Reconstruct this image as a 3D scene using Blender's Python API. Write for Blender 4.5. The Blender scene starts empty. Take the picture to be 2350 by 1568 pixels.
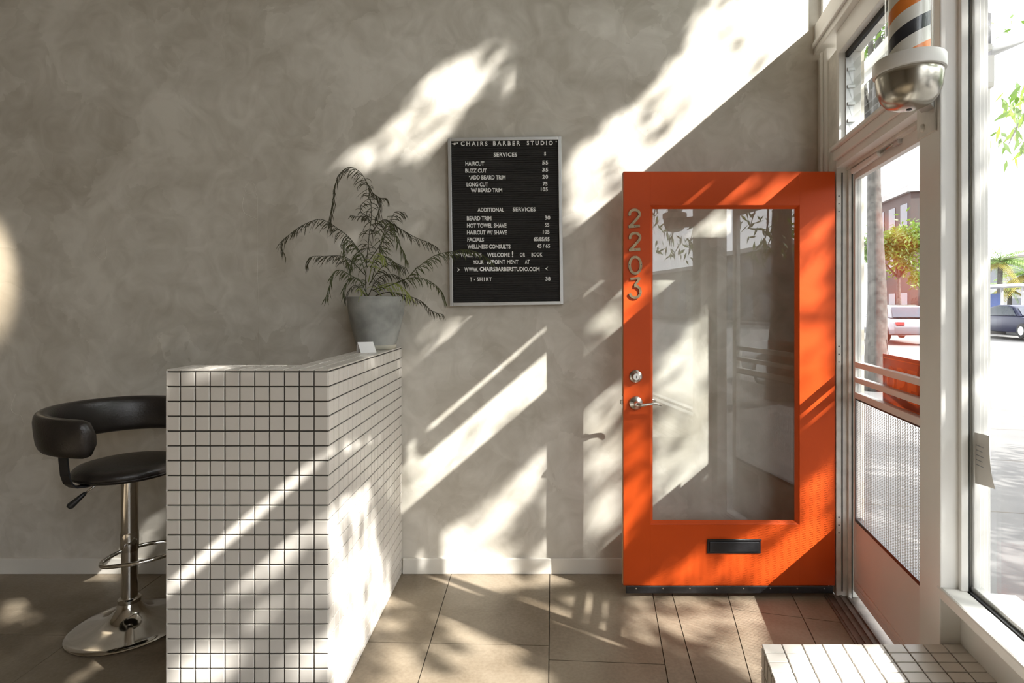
import bpy, bmesh, math, random
from mathutils import Vector, Matrix

random.seed(7)
SC = bpy.context.scene
COL = SC.collection

# ------------------------------------------------------------------ camera, world, sun, exposure
W_PX, H_PX = 2350, 1568
F, X0, YH, HC = 1300.0, 1225.0, 702.0, 1.415      # focal length and principal point in pixels, eye height
YW = 3.0                                           # plaster wall plane
cam_d = bpy.data.cameras.new('camera')
cam_d.sensor_width = 36.0
cam_d.lens = F / W_PX * 36.0
cam_d.shift_x = (W_PX / 2 - X0) / W_PX
cam_d.shift_y = (YH - H_PX / 2) / W_PX
cam_d.clip_start = 0.05
cam_d.clip_end = 500
cam = bpy.data.objects.new('camera', cam_d)
COL.objects.link(cam)
cam.location = (0, 0, HC)
cam.rotation_euler = (math.radians(90), 0, 0)
SC.camera = cam

world = bpy.data.worlds.new('sky')
SC.world = world
world.use_nodes = True
wn = world.node_tree.nodes
wl = world.node_tree.links
bg = wn['Background']
bg.inputs['Color'].default_value = (0.95, 0.965, 1.0, 1)
bg.inputs['Strength'].default_value = 4.5

SUN = Vector((-1.5, 1.0, -1.44)).normalized()
sun_d = bpy.data.lights.new('sun', 'SUN')
sun_d.energy = 14.0
sun_d.angle = math.radians(0.53)
sun_d.color = (1.0, 0.97, 0.92)
sun = bpy.data.objects.new('sun', sun_d)
COL.objects.link(sun)
sun.rotation_euler = SUN.to_track_quat('-Z', 'Y').to_euler()
sun.location = (12, -6, 14)

vs = SC.view_settings
vs.view_transform = 'Standard'
vs.look = 'None'
vs.exposure = 0.31
vs.gamma = 1.0
vs.use_curve_mapping = False
SC.cycles.max_bounces = 14
SC.cycles.diffuse_bounces = 7
SC.cycles.transparent_max_bounces = 24
SC.cycles.sample_clamp_indirect = 6.0
SC.cycles.caustics_reflective = False
SC.cycles.caustics_refractive = False

# ------------------------------------------------------------------ materials
def nodes_of(m):
    m.use_nodes = True
    return m.node_tree.nodes, m.node_tree.links, m.node_tree.nodes['Principled BSDF']

def mat(name, col, rough=0.5, metal=0.0, noise=0.0, scale=8.0, bump=0.0, bscale=60.0, spec=0.5, coat=0.0, trans=0.0, detail=4):
    m = bpy.data.materials.new(name)
    n, l, b = nodes_of(m)
    b.inputs['Base Color'].default_value = (*col, 1)
    b.inputs['Roughness'].default_value = rough
    b.inputs['Metallic'].default_value = metal
    b.inputs['Specular IOR Level'].default_value = spec
    b.inputs['Coat Weight'].default_value = coat
    if trans:
        b.inputs['Subsurface Weight'].default_value = 0
    tc = n.new('ShaderNodeTexCoord')
    if noise:
        t = n.new('ShaderNodeTexNoise'); t.inputs['Scale'].default_value = scale; t.inputs['Detail'].default_value = detail
        r = n.new('ShaderNodeMapRange')
        r.inputs['From Min'].default_value = 0.3; r.inputs['From Max'].default_value = 0.7
        r.inputs['To Min'].default_value = 1 - noise; r.inputs['To Max'].default_value = 1 + noise
        mx = n.new('ShaderNodeMix'); mx.data_type = 'RGBA'; mx.blend_type = 'MULTIPLY'
        mx.inputs['Factor'].default_value = 1
        mx.inputs[6].default_value = (*col, 1)
        l.new(tc.outputs['Object'], t.inputs['Vector'])
        l.new(t.outputs['Fac'], r.inputs['Value'])
        l.new(r.outputs['Result'], mx.inputs[7])
        l.new(mx.outputs[2], b.inputs['Base Color'])
    if bump:
        t2 = n.new('ShaderNodeTexNoise'); t2.inputs['Scale'].default_value = bscale; t2.inputs['Detail'].default_value = 3
        bp = n.new('ShaderNodeBump'); bp.inputs['Strength'].default_value = bump; bp.inputs['Distance'].default_value = 0.01
        l.new(tc.outputs['Object'], t2.inputs['Vector'])
        l.new(t2.outputs['Fac'], bp.inputs['Height'])
        l.new(bp.outputs['Normal'], b.inputs['Normal'])
    return m

def glass_mat(name, tint=(0.985, 0.99, 0.987), ior=1.5, haze=0.0):
    m = bpy.data.materials.new(name)
    m.use_nodes = True
    n, l = m.node_tree.nodes, m.node_tree.links
    n.remove(n['Principled BSDF'])
    out = n['Material Output']
    tr = n.new('ShaderNodeBsdfTransparent'); tr.inputs['Color'].default_value = (*tint, 1)
    gl = n.new('ShaderNodeBsdfGlossy'); gl.inputs['Roughness'].default_value = 0.0
    # Schlick reflectance of a thin pane, the same from both sides
    f0 = ((ior - 1) / (ior + 1)) ** 2
    lw_ = n.new('ShaderNodeLayerWeight'); lw_.inputs['Blend'].default_value = 0.5
    pw = n.new('ShaderNodeMath'); pw.operation = 'POWER'; pw.inputs[1].default_value = 5.0
    fr = n.new('ShaderNodeMath'); fr.operation = 'MULTIPLY_ADD'; fr.inputs[1].default_value = 1 - f0; fr.inputs[2].default_value = f0
    l.new(lw_.outputs['Facing'], pw.inputs[0]); l.new(pw.outputs[0], fr.inputs[0])
    mx = n.new('ShaderNodeMixShader')
    l.new(fr.outputs[0], mx.inputs['Fac'])
    l.new(tr.outputs['BSDF'], mx.inputs[1]); l.new(gl.outputs['BSDF'], mx.inputs[2])
    if haze:
        df = n.new('ShaderNodeBsdfTranslucent'); df.inputs['Color'].default_value = (0.9, 0.9, 0.9, 1)
        m2 = n.new('ShaderNodeMixShader'); m2.inputs['Fac'].default_value = haze
        l.new(mx.outputs['Shader'], m2.inputs[1]); l.new(df.outputs['BSDF'], m2.inputs[2])
        l.new(m2.outputs['Shader'], out.inputs['Surface'])
    else:
        l.new(mx.outputs['Shader'], out.inputs['Surface'])
    return m

def plaster_mat(name, c_lo, c_hi):
    m = bpy.data.materials.new(name)
    n, l, b = nodes_of(m)
    b.inputs['Roughness'].default_value = 0.62
    b.inputs['Specular IOR Level'].default_value = 0.3
    tc = n.new('ShaderNodeTexCoord')
    # cloudy trowel marks: large noise distorted by a smaller one, plus voronoi-edged strokes
    n1 = n.new('ShaderNodeTexNoise'); n1.inputs['Scale'].default_value = 1.7; n1.inputs['Detail'].default_value = 6; n1.inputs['Distortion'].default_value = 1.3
    n2 = n.new('ShaderNodeTexNoise'); n2.inputs['Scale'].default_value = 5.5; n2.inputs['Detail'].default_value = 5; n2.inputs['Distortion'].default_value = 2.2
    vo = n.new('ShaderNodeTexVoronoi'); vo.inputs['Scale'].default_value = 4.5
    vd = n.new('ShaderNodeMix'); vd.data_type = 'RGBA'; vd.inputs['Factor'].default_value = 0.12
    l.new(tc.outputs['Object'], n1.inputs['Vector']); l.new(tc.outputs['Object'], n2.inputs['Vector'])
    l.new(tc.outputs['Object'], vd.inputs[6]); l.new(n2.outputs['Color'], vd.inputs[7]); l.new(vd.outputs[2], vo.inputs['Vector'])
    a = n.new('ShaderNodeMath'); a.operation = 'MULTIPLY_ADD'; a.inputs[1].default_value = 0.55; 
    l.new(n1.outputs['Fac'], a.inputs[0])
    c = n.new('ShaderNodeMath'); c.operation = 'MULTIPLY'; c.inputs[1].default_value = 0.33
    l.new(n2.outputs['Fac'], c.inputs[0]); l.new(c.outputs[0], a.inputs[2])
    d = n.new('ShaderNodeMath'); d.operation = 'MULTIPLY_ADD'; d.inputs[1].default_value = 0.10
    sep = n.new('ShaderNodeSeparateColor'); l.new(vo.outputs['Color'], sep.inputs[0])
    l.new(sep.outputs[0], d.inputs[0]); l.new(a.outputs[0], d.inputs[2])
    rp = n.new('ShaderNodeValToRGB')
    rp.color_ramp.elements[0].position = 0.34; rp.color_ramp.elements[0].color = (*c_lo, 1)
    rp.color_ramp.elements[1].position = 0.62; rp.color_ramp.elements[1].color = (*c_hi, 1)
    l.new(d.outputs[0], rp.inputs['Fac']); l.new(rp.outputs['Color'], b.inputs['Base Color'])
    bp = n.new('ShaderNodeBump'); bp.inputs['Strength'].default_value = 0.12; bp.inputs['Distance'].default_value = 0.01
    l.new(d.outputs[0], bp.inputs['Height']); l.new(bp.outputs['Normal'], b.inputs['Normal'])
    return m

def floor_mat(name):
    m = bpy.data.materials.new(name)
    n, l, b = nodes_of(m)
    b.inputs['Roughness'].default_value = 0.42
    b.inputs['Specular IOR Level'].default_value = 0.4
    tc = n.new('ShaderNodeTexCoord')
    n1 = n.new('ShaderNodeTexNoise'); n1.inputs['Scale'].default_value = 2.2; n1.inputs['Detail'].default_value = 8; n1.inputs['Distortion'].default_value = 0.8
    n2 = n.new('ShaderNodeTexNoise'); n2.inputs['Scale'].default_value = 70; n2.inputs['Detail'].default_value = 3
    rp = n.new('ShaderNodeValToRGB')
    rp.color_ramp.elements[0].position = 0.3; rp.color_ramp.elements[0].color = (0.145, 0.108, 0.070, 1)
    rp.color_ramp.elements[1].position = 0.7; rp.color_ramp.elements[1].color = (0.315, 0.262, 0.195, 1)
    ad = n.new('ShaderNodeMath'); ad.operation = 'MULTIPLY_ADD'; ad.inputs[1].default_value = 0.25
    sb = n.new('ShaderNodeMath'); sb.operation = 'MULTIPLY_ADD'; sb.inputs[1].default_value = 0.85; sb.inputs[2].default_value = -0.04
    l.new(tc.outputs['Object'], n1.inputs['Vector']); l.new(tc.outputs['Object'], n2.inputs['Vector'])
    l.new(n1.outputs['Fac'], sb.inputs[0]); l.new(n2.outputs['Fac'], ad.inputs[0]); l.new(sb.outputs[0], ad.inputs[2])
    l.new(ad.outputs[0], rp.inputs['Fac']); l.new(rp.outputs['Color'], b.inputs['Base Color'])
    bp = n.new('ShaderNodeBump'); bp.inputs['Strength'].default_value = 0.15; bp.inputs['Distance'].default_value = 0.004
    l.new(n2.outputs['Fac'], bp.inputs['Height']); l.new(bp.outputs['Normal'], b.inputs['Normal'])
    return m

def leaf_mat(name, col, transl=0.35):
    m = bpy.data.materials.new(name)
    n, l, b = nodes_of(m)
    b.inputs['Base Color'].default_value = (*col, 1); b.inputs['Roughness'].default_value = 0.5
    t = n.new('ShaderNodeBsdfTranslucent'); t.inputs['Color'].default_value = (col[0] * 1.3, col[1] * 1.4, col[2] * 0.7, 1)
    mx = n.new('ShaderNodeMixShader'); mx.inputs['Fac'].default_value = transl
    l.new(b.outputs['BSDF'], mx.inputs[1]); l.new(t.outputs['BSDF'], mx.inputs[2])
    l.new(mx.outputs['Shader'], n['Material Output'].inputs['Surface'])
    return m

def emit_mat(name, col, s):
    m = bpy.data.materials.new(name)
    n, l, b = nodes_of(m)
    b.inputs['Emission Color'].default_value = (*col, 1); b.inputs['Emission Strength'].default_value = s
    return m

def pole_mat(name, period, twist):
    """helical barber stripes: white, orange, white, black, computed from angle and height"""
    m = bpy.data.materials.new(name)
    n, l, b = nodes_of(m)
    b.inputs['Roughness'].default_value = 0.3
    tc = n.new('ShaderNodeTexCoord'); sp = n.new('ShaderNodeSeparateXYZ')
    l.new(tc.outputs['Object'], sp.inputs[0])
    at = n.new('ShaderNodeMath'); at.operation = 'ARCTAN2'
    l.new(sp.outputs['Y'], at.inputs[0]); l.new(sp.outputs['X'], at.inputs[1])
    an = n.new('ShaderNodeMath'); an.operation = 'MULTIPLY'; an.inputs[1].default_value = twist / (2 * math.pi)
    l.new(at.outputs[0], an.inputs[0])
    zz = n.new('ShaderNodeMath'); zz.operation = 'MULTIPLY_ADD'; zz.inputs[1].default_value = 1.0 / period
    l.new(sp.outputs['Z'], zz.inputs[0]); l.new(an.outputs[0], zz.inputs[2])
    of = n.new('ShaderNodeMath'); of.operation = 'ADD'; of.inputs[1].default_value = POLE_PHASE
    l.new(zz.outputs[0], of.inputs[0])
    fr = n.new('ShaderNodeMath'); fr.operation = 'FRACT'
    l.new(of.outputs[0], fr.inputs[0])
    rp = n.new('ShaderNodeValToRGB'); rp.color_ramp.interpolation = 'CONSTANT'
    e = rp.color_ramp.elements
    e[0].position = 0.0; e[0].color = (0.86, 0.25, 0.04, 1)
    e[1].position = 0.25; e[1].color = (0.85, 0.83, 0.78, 1)
    x = e.new(0.5); x.color = (0.03, 0.033, 0.045, 1)
    x = e.new(0.75); x.color = (0.85, 0.83, 0.78, 1)
    l.new(fr.outputs[0], rp.inputs['Fac']); l.new(rp.outputs['Color'], b.inputs['Base Color'])
    return m
POLE_PHASE = 0.0

M = {}
M['plaster'] = plaster_mat('wall_plaster', (0.475, 0.436, 0.37), (0.70, 0.662, 0.595))
M['plain_wall'] = mat('plain_plaster', (0.30, 0.245, 0.185), 0.7, noise=0.06, scale=1.5)
M['ceiling'] = mat('ceiling_paint', (0.46, 0.41, 0.35), 0.8, noise=0.03, scale=1.0)
M['base_paint'] = mat('baseboard_paint', (0.72, 0.69, 0.63), 0.45, noise=0.03, scale=3)
M['white_wood'] = mat('painted_wood', (0.80, 0.785, 0.75), 0.38, noise=0.04, scale=3, bump=0.05, bscale=25)
M['old_white'] = mat('worn_white_paint', (0.70, 0.675, 0.62), 0.45, noise=0.16, scale=14, bump=0.15, bscale=40, detail=8)
M['concrete'] = floor_mat('floor_concrete')
M['joint'] = mat('joint_dark', (0.085, 0.07, 0.052), 0.9, noise=0.2, scale=20)
M['tile'] = mat('white_tile', (0.68, 0.635, 0.58), 0.3, noise=0.03, scale=5)
M['grout'] = mat('dark_grout', (0.055, 0.048, 0.04), 0.9, noise=0.2, scale=40)
M['orange'] = mat('orange_paint', (0.59, 0.075, 0.010), 0.45, noise=0.05, scale=4, bump=0.06, bscale=30, spec=0.2)
M['wood_edge'] = mat('bare_door_edge', (0.42, 0.27, 0.15), 0.6, noise=0.2, scale=10)
M['glass'] = glass_mat('clear_glass')
M['door_glass'] = glass_mat('door_glass', (0.97, 0.98, 0.975), 1.6)
M['louver_glass'] = glass_mat('louver_glass', (0.975, 0.985, 0.98), 1.5)
M['black_rubber'] = mat('black_rubber', (0.014, 0.014, 0.016), 0.45, noise=0.2, scale=30, bump=0.1, bscale=80)
M['black_metal'] = mat('black_metal', (0.018, 0.018, 0.02), 0.35, noise=0.2, scale=20)
M['gasket'] = mat('black_gasket', (0.02, 0.02, 0.02), 0.7, noise=0.3, scale=40)
M['bronze'] = mat('aged_bronze', (0.22, 0.16, 0.095), 0.38, metal=0.85, noise=0.25, scale=40)
M['nickel'] = mat('satin_nickel', (0.62, 0.60, 0.56), 0.28, metal=1.0, noise=0.05, scale=30)
M['steel'] = mat('brushed_steel', (0.50, 0.47, 0.41), 0.26, metal=1.0, noise=0.12, scale=12, bump=0.04, bscale=50)
M['chrome'] = mat('chrome', (0.72, 0.70, 0.67), 0.09, metal=1.0, noise=0.02, scale=20)
M['leather'] = mat('black_leather', (0.022, 0.018, 0.016), 0.34, noise=0.15, scale=20, bump=0.12, bscale=120, spec=0.55)
M['black_plastic'] = mat('black_plastic', (0.02, 0.02, 0.02), 0.4, noise=0.1, scale=30)
M['alu'] = mat('silver_aluminium', (0.60, 0.60, 0.59), 0.4, metal=0.75, noise=0.05, scale=10)
M['felt'] = mat('black_letter_felt', (0.019, 0.017, 0.016), 0.85, noise=0.2, scale=60)
M['letter'] = mat('white_plastic_letter', (0.86, 0.86, 0.85), 0.4, noise=0.02, scale=10)
M['pot'] = mat('grey_clay', (0.33, 0.335, 0.315), 0.65, noise=0.35, scale=9, bump=0.1, bscale=30, detail=7)
M['pot_base'] = mat('pale_clay', (0.42, 0.40, 0.33), 0.7, noise=0.2, scale=15)
M['soil'] = mat('soil', (0.05, 0.035, 0.025), 0.95, noise=0.4, scale=60)
M['frond'] = leaf_mat('frond_green', (0.075, 0.085, 0.032), 0.25)
M['frond_dark'] = leaf_mat('frond_dark', (0.05, 0.045, 0.022), 0.2)
M['frond_lit'] = leaf_mat('frond_lit', (0.32, 0.36, 0.11), 0.35)  # yellow-green fronds, made paler to stand for sun on them
M['card'] = mat('white_card', (0.88, 0.87, 0.86), 0.6, noise=0.01, scale=5)
M['ink_red'] = mat('red_ink', (0.55, 0.12, 0.1), 0.6, noise=0.05)
M['ink_grey'] = mat('grey_ink', (0.3, 0.3, 0.32), 0.6, noise=0.05)
M['wire'] = mat('painted_wire_mesh', (0.62, 0.60, 0.58), 0.5, noise=0.1, scale=30)
M['sign_red'] = mat('sign_red', (0.26, 0.03, 0.012), 0.4, noise=0.05, scale=8)
M['sign_orange'] = mat('sign_orange', (0.72, 0.15, 0.03), 0.4, noise=0.05, scale=8)
M['threshold'] = mat('worn_metal_threshold', (0.20, 0.17, 0.145), 0.45, metal=0.5, noise=0.3, scale=15)
M['paper'] = mat('paper', (0.80, 0.75, 0.70), 0.8, noise=0.02)
M['pavement'] = mat('pale_pavement', (0.115, 0.111, 0.107), 0.85, noise=0.12, scale=2.5, bump=0.1, bscale=60)
M['asphalt'] = mat('asphalt', (0.135, 0.132, 0.128), 0.85, noise=0.12, scale=3, bump=0.1, bscale=80)
M['road_line'] = mat('road_line', (0.7, 0.68, 0.6), 0.8, noise=0.1)
M['bark'] = mat('tree_bark', (0.085, 0.08, 0.072), 0.9, noise=0.45, scale=9, bump=0.6, bscale=14, detail=8)
M['leaf'] = leaf_mat('street_leaf', (0.10, 0.17, 0.035), 0.4)
M['leaf_y'] = leaf_mat('street_leaf_pale', (0.26, 0.34, 0.08), 0.45)
M['palm_leaf'] = leaf_mat('palm_leaf', (0.17, 0.26, 0.07), 0.35)
M['palm_dry'] = leaf_mat('palm_dry_leaf', (0.40, 0.33, 0.10), 0.35)
M['stucco'] = mat('building_stucco', (0.20, 0.185, 0.165), 0.9, noise=0.06, scale=0.6)
M['stucco_dark'] = mat('building_dark', (0.055, 0.048, 0.044), 0.9, noise=0.1, scale=0.6)
M['stucco_white'] = mat('building_white', (0.30, 0.295, 0.285), 0.9, noise=0.05, scale=0.6)
M['win_dark'] = mat('window_dark', (0.03, 0.036, 0.05), 0.2, noise=0.1)
M['car_navy'] = mat('navy_car_paint', (0.010, 0.013, 0.035), 0.3, noise=0.02, coat=0.0, spec=0.2)
M['car_silver'] = mat('silver_car_paint', (0.13, 0.14, 0.155), 0.25, noise=0.02, coat=0.6)
M['car_white'] = mat('white_car_paint', (0.40, 0.40, 0.40), 0.25, noise=0.02, coat=0.6)
M['tyre'] = mat('tyre', (0.015, 0.015, 0.015), 0.8, noise=0.1)
M['tail'] = mat('tail_light', (0.5, 0.02, 0.02), 0.3, noise=0.05)
M['shelter'] = mat('shelter_metal', (0.72, 0.72, 0.73), 0.4, noise=0.03)
M['banner'] = mat('dark_sign_panel', (0.06, 0.06, 0.075), 0.5, noise=0.1)
M['blue_panel'] = mat('blue_panel', (0.10, 0.16, 0.42), 0.5, noise=0.1)
M['added_bulb'] = emit_mat('added_bulb_glow', (1.0, 0.82, 0.6), 8.0)  # glow inside the added ceiling spotlight

# ------------------------------------------------------------------ helpers
def px(x, y, Y):
    """world point at depth Y seen at photo pixel (x, y)"""
    return Vector(((x - X0) / F * Y, Y, HC - (y - YH) / F * Y))

def tag(o, label=None, cat=None, group=None, kind=None):
    if label: o['label'] = label
    if cat: o['category'] = cat
    if group: o['group'] = group
    if kind: o['kind'] = kind
    return o

def empty(name, loc, label=None, cat=None, group=None, kind=None):
    o = bpy.data.objects.new(name, None)
    COL.objects.link(o)
    o.location = loc
    o.empty_display_size = 0.1
    return tag(o, label, cat, group, kind)

def wloc(o):
    v = Vector((0, 0, 0))
    while o is not None:
        v += Vector(o.location)
        o = o.parent
    return v

def link_mesh(name, me, material, parent=None, smooth=False, loc=None):
    o = bpy.data.objects.new(name, me)
    COL.objects.link(o)
    if material is not None and not me.materials:
        me.materials.append(material)
    if parent is not None: o.parent = parent
    if loc is not None: o.location = loc
    if smooth:
        for p in me.polygons: p.use_smooth = True
    return o

class MB:
    """mesh builder, verts in world coordinates"""
    def __init__(s): s.v = []; s.f = []
    def add(s, vs, fs):
        b = len(s.v); s.v += [tuple(v) for v in vs]; s.f += [tuple(i + b for i in f) for f in fs]; return s
    def hexa(s, p):      # p: 8 points, bottom 4 ccw then top 4
        return s.add(p, [(3, 2, 1, 0), (4, 5, 6, 7), (0, 1, 5, 4), (1, 2, 6, 5), (2, 3, 7, 6), (3, 0, 4, 7)])
    def box(s, x0, x1, y0, y1, z0, z1):
        return s.hexa([(x0, y0, z0), (x1, y0, z0), (x1, y1, z0), (x0, y1, z0), (x0, y0, z1), (x1, y0, z1), (x1, y1, z1), (x0, y1, z1)])
    def sf(s, q0, q1, w0, w1, z0, z1):
        P = [SF(q1, w0, 0), SF(q1, w1, 0), SF(q0, w1, 0), SF(q0, w0, 0)]
        return s.hexa([(p.x, p.y, z0) for p in P] + [(p.x, p.y, z1) for p in P])
    def prism(s, poly, z0, z1):
        n = len(poly)
        vs = [(x, y, z0) for x, y in poly] + [(x, y, z1) for x, y in poly]
        return s.add(vs, [tuple(range(n - 1, -1, -1)), tuple(range(n, 2 * n))] + [(i, (i + 1) % n, n + (i + 1) % n, n + i) for i in range(n)])
    def tube(s, pts, r, seg=8, caps=True, flat=None):
        pts = [Vector(p) for p in pts]; n = len(pts)
        rs = r if isinstance(r, (list, tuple)) else [r] * n
        rings = []; up = None
        for i, p in enumerate(pts):
            t = (pts[min(i + 1, n - 1)] - pts[max(i - 1, 0)])
            if t.length < 1e-9: t = Vector((0, 0, 1))
            t.normalize()
            if up is None:
                up = Vector((0, 0, 1)) if abs(t.z) < 0.9 else Vector((1, 0, 0))
            a = t.cross(up)
            if a.length < 1e-6: a = t.orthogonal()
            a.normalize(); b = a.cross(t).normalized(); up = b
            k = flat if flat else 1.0
            rings.append([p + a * math.cos(2 * math.pi * j / seg) * rs[i] + b * math.sin(2 * math.pi * j / seg) * rs[i] * k for j in range(seg)])
        vs = [v for R in rings for v in R]; fs = []
        for i in range(n - 1):
            for j in range(seg):
                k = (j + 1) % seg
                fs.append((i * seg + j, i * seg + k, (i + 1) * seg + k, (i + 1) * seg + j))
        if caps:
            fs.append(tuple(range(seg - 1, -1, -1))); fs.append(tuple((n - 1) * seg + j for j in range(seg)))
        return s.add(vs, fs)
    def lathe(s, prof, c, seg=40, cap=True):
        vs = []; fs = []; n = len(prof)
        for r, z in prof:
            for j in range(seg):
                a = 2 * math.pi * j / seg
                vs.append((c[0] + r * math.cos(a), c[1] + r * math.sin(a), c[2] + z))
        for i in range(n - 1):
            for j in range(seg):
                k = (j + 1) % seg
                fs.append((i * seg + j, i * seg + k, (i + 1) * seg + k, (i + 1) * seg + j))
        if cap:
            fs.append(tuple(range(seg - 1, -1, -1))); fs.append(tuple((n - 1) * seg + j for j in range(seg)))
        return s.add(vs, fs)
    def lathe_axis(s, prof, c, axis, seg=28):
        """profile (r, h) turned about an arbitrary axis through c"""
        ax = Vector(axis).normalized(); a = ax.orthogonal().normalized(); b = ax.cross(a)
        vs = []; fs = []; n = len(prof); c = Vector(c)
        for r, h in prof:
            for j in range(seg):
                t = 2 * math.pi * j / seg
                vs.append(c + ax * h + (a * math.cos(t) + b * math.sin(t)) * r)
        for i in range(n - 1):
            for j in range(seg):
                k = (j + 1) % seg
                fs.append((i * seg + j, i * seg + k, (i + 1) * seg + k, (i + 1) * seg + j))
        fs.append(tuple(range(seg - 1, -1, -1))); fs.append(tuple((n - 1) * seg + j for j in range(seg)))
        return s.add(vs, fs)
    def build(s, name, material, parent=None, smooth=False, bevel=0.0, bseg=2, origin=None, autosmooth=None):
        o_loc = Vector((0, 0, 0))
        par = wloc(parent) if parent is not None else Vector((0, 0, 0))
        if origin is None:
            if parent is None:
                xs = [v[0] for v in s.v]; ys = [v[1] for v in s.v]; zs = [v[2] for v in s.v]
                origin = Vector(((min(xs) + max(xs)) / 2, (min(ys) + max(ys)) / 2, min(zs)))
            else:
                origin = par
        origin = Vector(origin)
        me = bpy.data.meshes.new(name)
        me.from_pydata([tuple(Vector(v) - origin) for v in s.v], [], s.f)
        bm = bmesh.new(); bm.from_mesh(me)
        bmesh.ops.recalc_face_normals(bm, faces=bm.faces)
        if bevel:
            es = [e for e in bm.edges if len(e.link_faces) == 2 and e.calc_face_angle(0) > 0.6]
            bmesh.ops.bevel(bm, geom=es, offset=bevel, segments=bseg, affect='EDGES', profile=0.5)
        bm.to_mesh(me); bm.free()
        o = link_mesh(name, me, material, parent, False, origin - par)
        if smooth:
            for p in me.polygons: p.use_smooth = True
            if autosmooth:
                me.set_sharp_from_angle(angle=math.radians(autosmooth))
        return o

def smooth_path(P, k=6):
    P = [Vector(p) for p in P]; out = []
    n = len(P)
    for i in range(n - 1):
        p0, p1, p2, p3 = P[max(i - 1, 0)], P[i], P[i + 1], P[min(i + 2, n - 1)]
        for j in range(k):
            t = j / k
            out.append(0.5 * ((2 * p1) + (-p0 + p2) * t + (2 * p0 - 5 * p1 + 4 * p2 - p3) * t * t + (-p0 + 3 * p1 - 3 * p2 + p3) * t ** 3))
    out.append(P[-1]); return out

# storefront frame: q runs from the hinge towards the street corner nearest the eye, w runs outwards
HX, HY = 1.47, 2.754
AL = math.atan(0.1885)
SU = (math.sin(AL), math.cos(AL))
SN = (math.cos(AL), -math.sin(AL))
def SF(q, w, z=0.0):
    return Vector((HX - SU[0] * q + SN[0] * w, HY - SU[1] * q + SN[1] * w, z))

def struct(o, label=None):
    o['kind'] = 'structure'
    if label: o['label'] = label
    return o

# ------------------------------------------------------------------ room shell
ZC = 5.0
XL, YB = -6.0, -5.0
QE = 7.9                                         # storefront far end (behind the eye)
wall_back = struct(MB().box(XL - 0.15, 1.75, YW, YW + 0.15, -0.05, ZC).build('wall_back', M['plaster'], origin=(0, YW, 0)),
                   'mottled grey beige trowelled plaster wall behind the counter')
struct(MB().box(XL - 0.15, XL, YB, YW, -0.05, ZC).build('wall_left', M['plain_wall']), 'plain plaster side wall')
struct(MB().box(XL - 0.15, 1.0, YB - 0.15, YB, -0.05, ZC).build('wall_rear', M['plain_wall']), 'plain plaster rear wall')
struct(MB().box(XL - 0.15, 1.9, YB - 0.15, YW + 0.15, ZC, ZC + 0.15).build('ceiling', M['ceiling']), 'high plain ceiling')

# raised plaster repair marks on the wall
def patch(pts):
    P_ = [px(x, y, YW) for x, y in pts]
    MB().tube(smooth_path([Vector((p.x, YW + 0.0009, p.z)) for p in P_], 5), 0.0017, 6).build('plaster_ridge', M['plaster'], wall_back, smooth=True)
patch([(571, 420), (562, 428), (563, 440), (573, 445), (586, 440), (585, 427), (577, 419), (571, 420)])
patch([(560, 446), (556, 470), (560, 488), (572, 496), (588, 502)])
patch([(584, 440), (590, 455), (590, 500), (590, 600), (593, 700), (595, 830)])
patch([(224, 552), (215, 570), (222, 588), (235, 596), (243, 588), (243, 565), (240, 548)])
patch([(35, 905), (25, 935), (33, 950), (48, 955), (55, 978)])
patch([(120, 352), (122, 380), (140, 396), (168, 402)])

# concrete floor slabs between saw cuts
def clip(poly, a, b, c):
    out = []
    for i in range(len(poly)):
        p, q = poly[i], poly[(i + 1) % len(poly)]
        dp, dq = a * p[0] + b * p[1] - c, a * q[0] + b * q[1] - c
        if dp >= 0: out.append(p)
        if dp * dq < 0:
            t = dp / (dp - dq); out.append((p[0] + (q[0] - p[0]) * t, p[1] + (q[1] - p[1]) * t))
    return out
def cut(polys, p, q, gap=0.0019):
    """split polygons along the line p-q, leaving a narrow saw cut"""
    a, b = q[1] - p[1], p[0] - q[0]
    L = math.hypot(a, b); a /= L; b /= L; c = a * p[0] + b * p[1]
    res = []
    for po in polys:
        l = clip(po, a, b, c + gap); r = clip(po, -a, -b, -c + gap)
        if len(l) > 2: res.append((1, l))
        if len(r) > 2: res.append((-1, r))
    return [x for s, x in res if s == 1], [x for s, x in res if s == -1]
s0, s1 = SF(-0.25, 0.0), SF(QE, 0.0)
base_poly = [(XL, YB), (s1.x, s1.y), (s0.x, s0.y), (XL, YW)]
def line_split(polys, p, q):
    A, B = cut(polys, p, q)
    return A + B
lf, rt = cut([base_poly], (0.085, 3.0), (0.055, 2.1))       # first list lies left of a line given from far to near
for x in (-0.435, -1.955, -3.48, -5.0): lf = line_split(lf, (x, 0), (x, 1))
for y in (2.42, 0.9, -0.62, -2.14, -3.66): lf = line_split(lf, (0, y - 0.06), (-0.435, y - 0.135 + 0.09))
L3, R3 = cut(rt, (0.585, 2.787), (0.516, 2.222))
L3 = line_split(L3, (0.07, 2.262), (0.5, 2.235)); L3 = line_split(L3, (0.0, 0.74), (0.5, 0.71)); L3 = line_split(L3, (0.0, -0.9), (0.5, -0.92))
L4, R4 = cut(R3, (0.68, 2.787), (0.609, 2.124))
L5, R5 = cut(R4, (0.951, 2.779), (0.848, 2.275))
L6, R6 = cut(R5, (1.265, 2.783), (1.181, 2.374))
L6 = line_split(L6, (1.07, 2.606), (1.4, 2.523)); R6 = line_split(R6, (1.07, 2.606), (1.4, 2.523))
L5 = line_split(L5, (0.0, 1.2), (1.0, 1.15)); L4 = line_split(L4, (0.0, 0.9), (1.0, 0.87))
slabs = lf + L3 + L4 + L5 + L6 + R6
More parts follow.
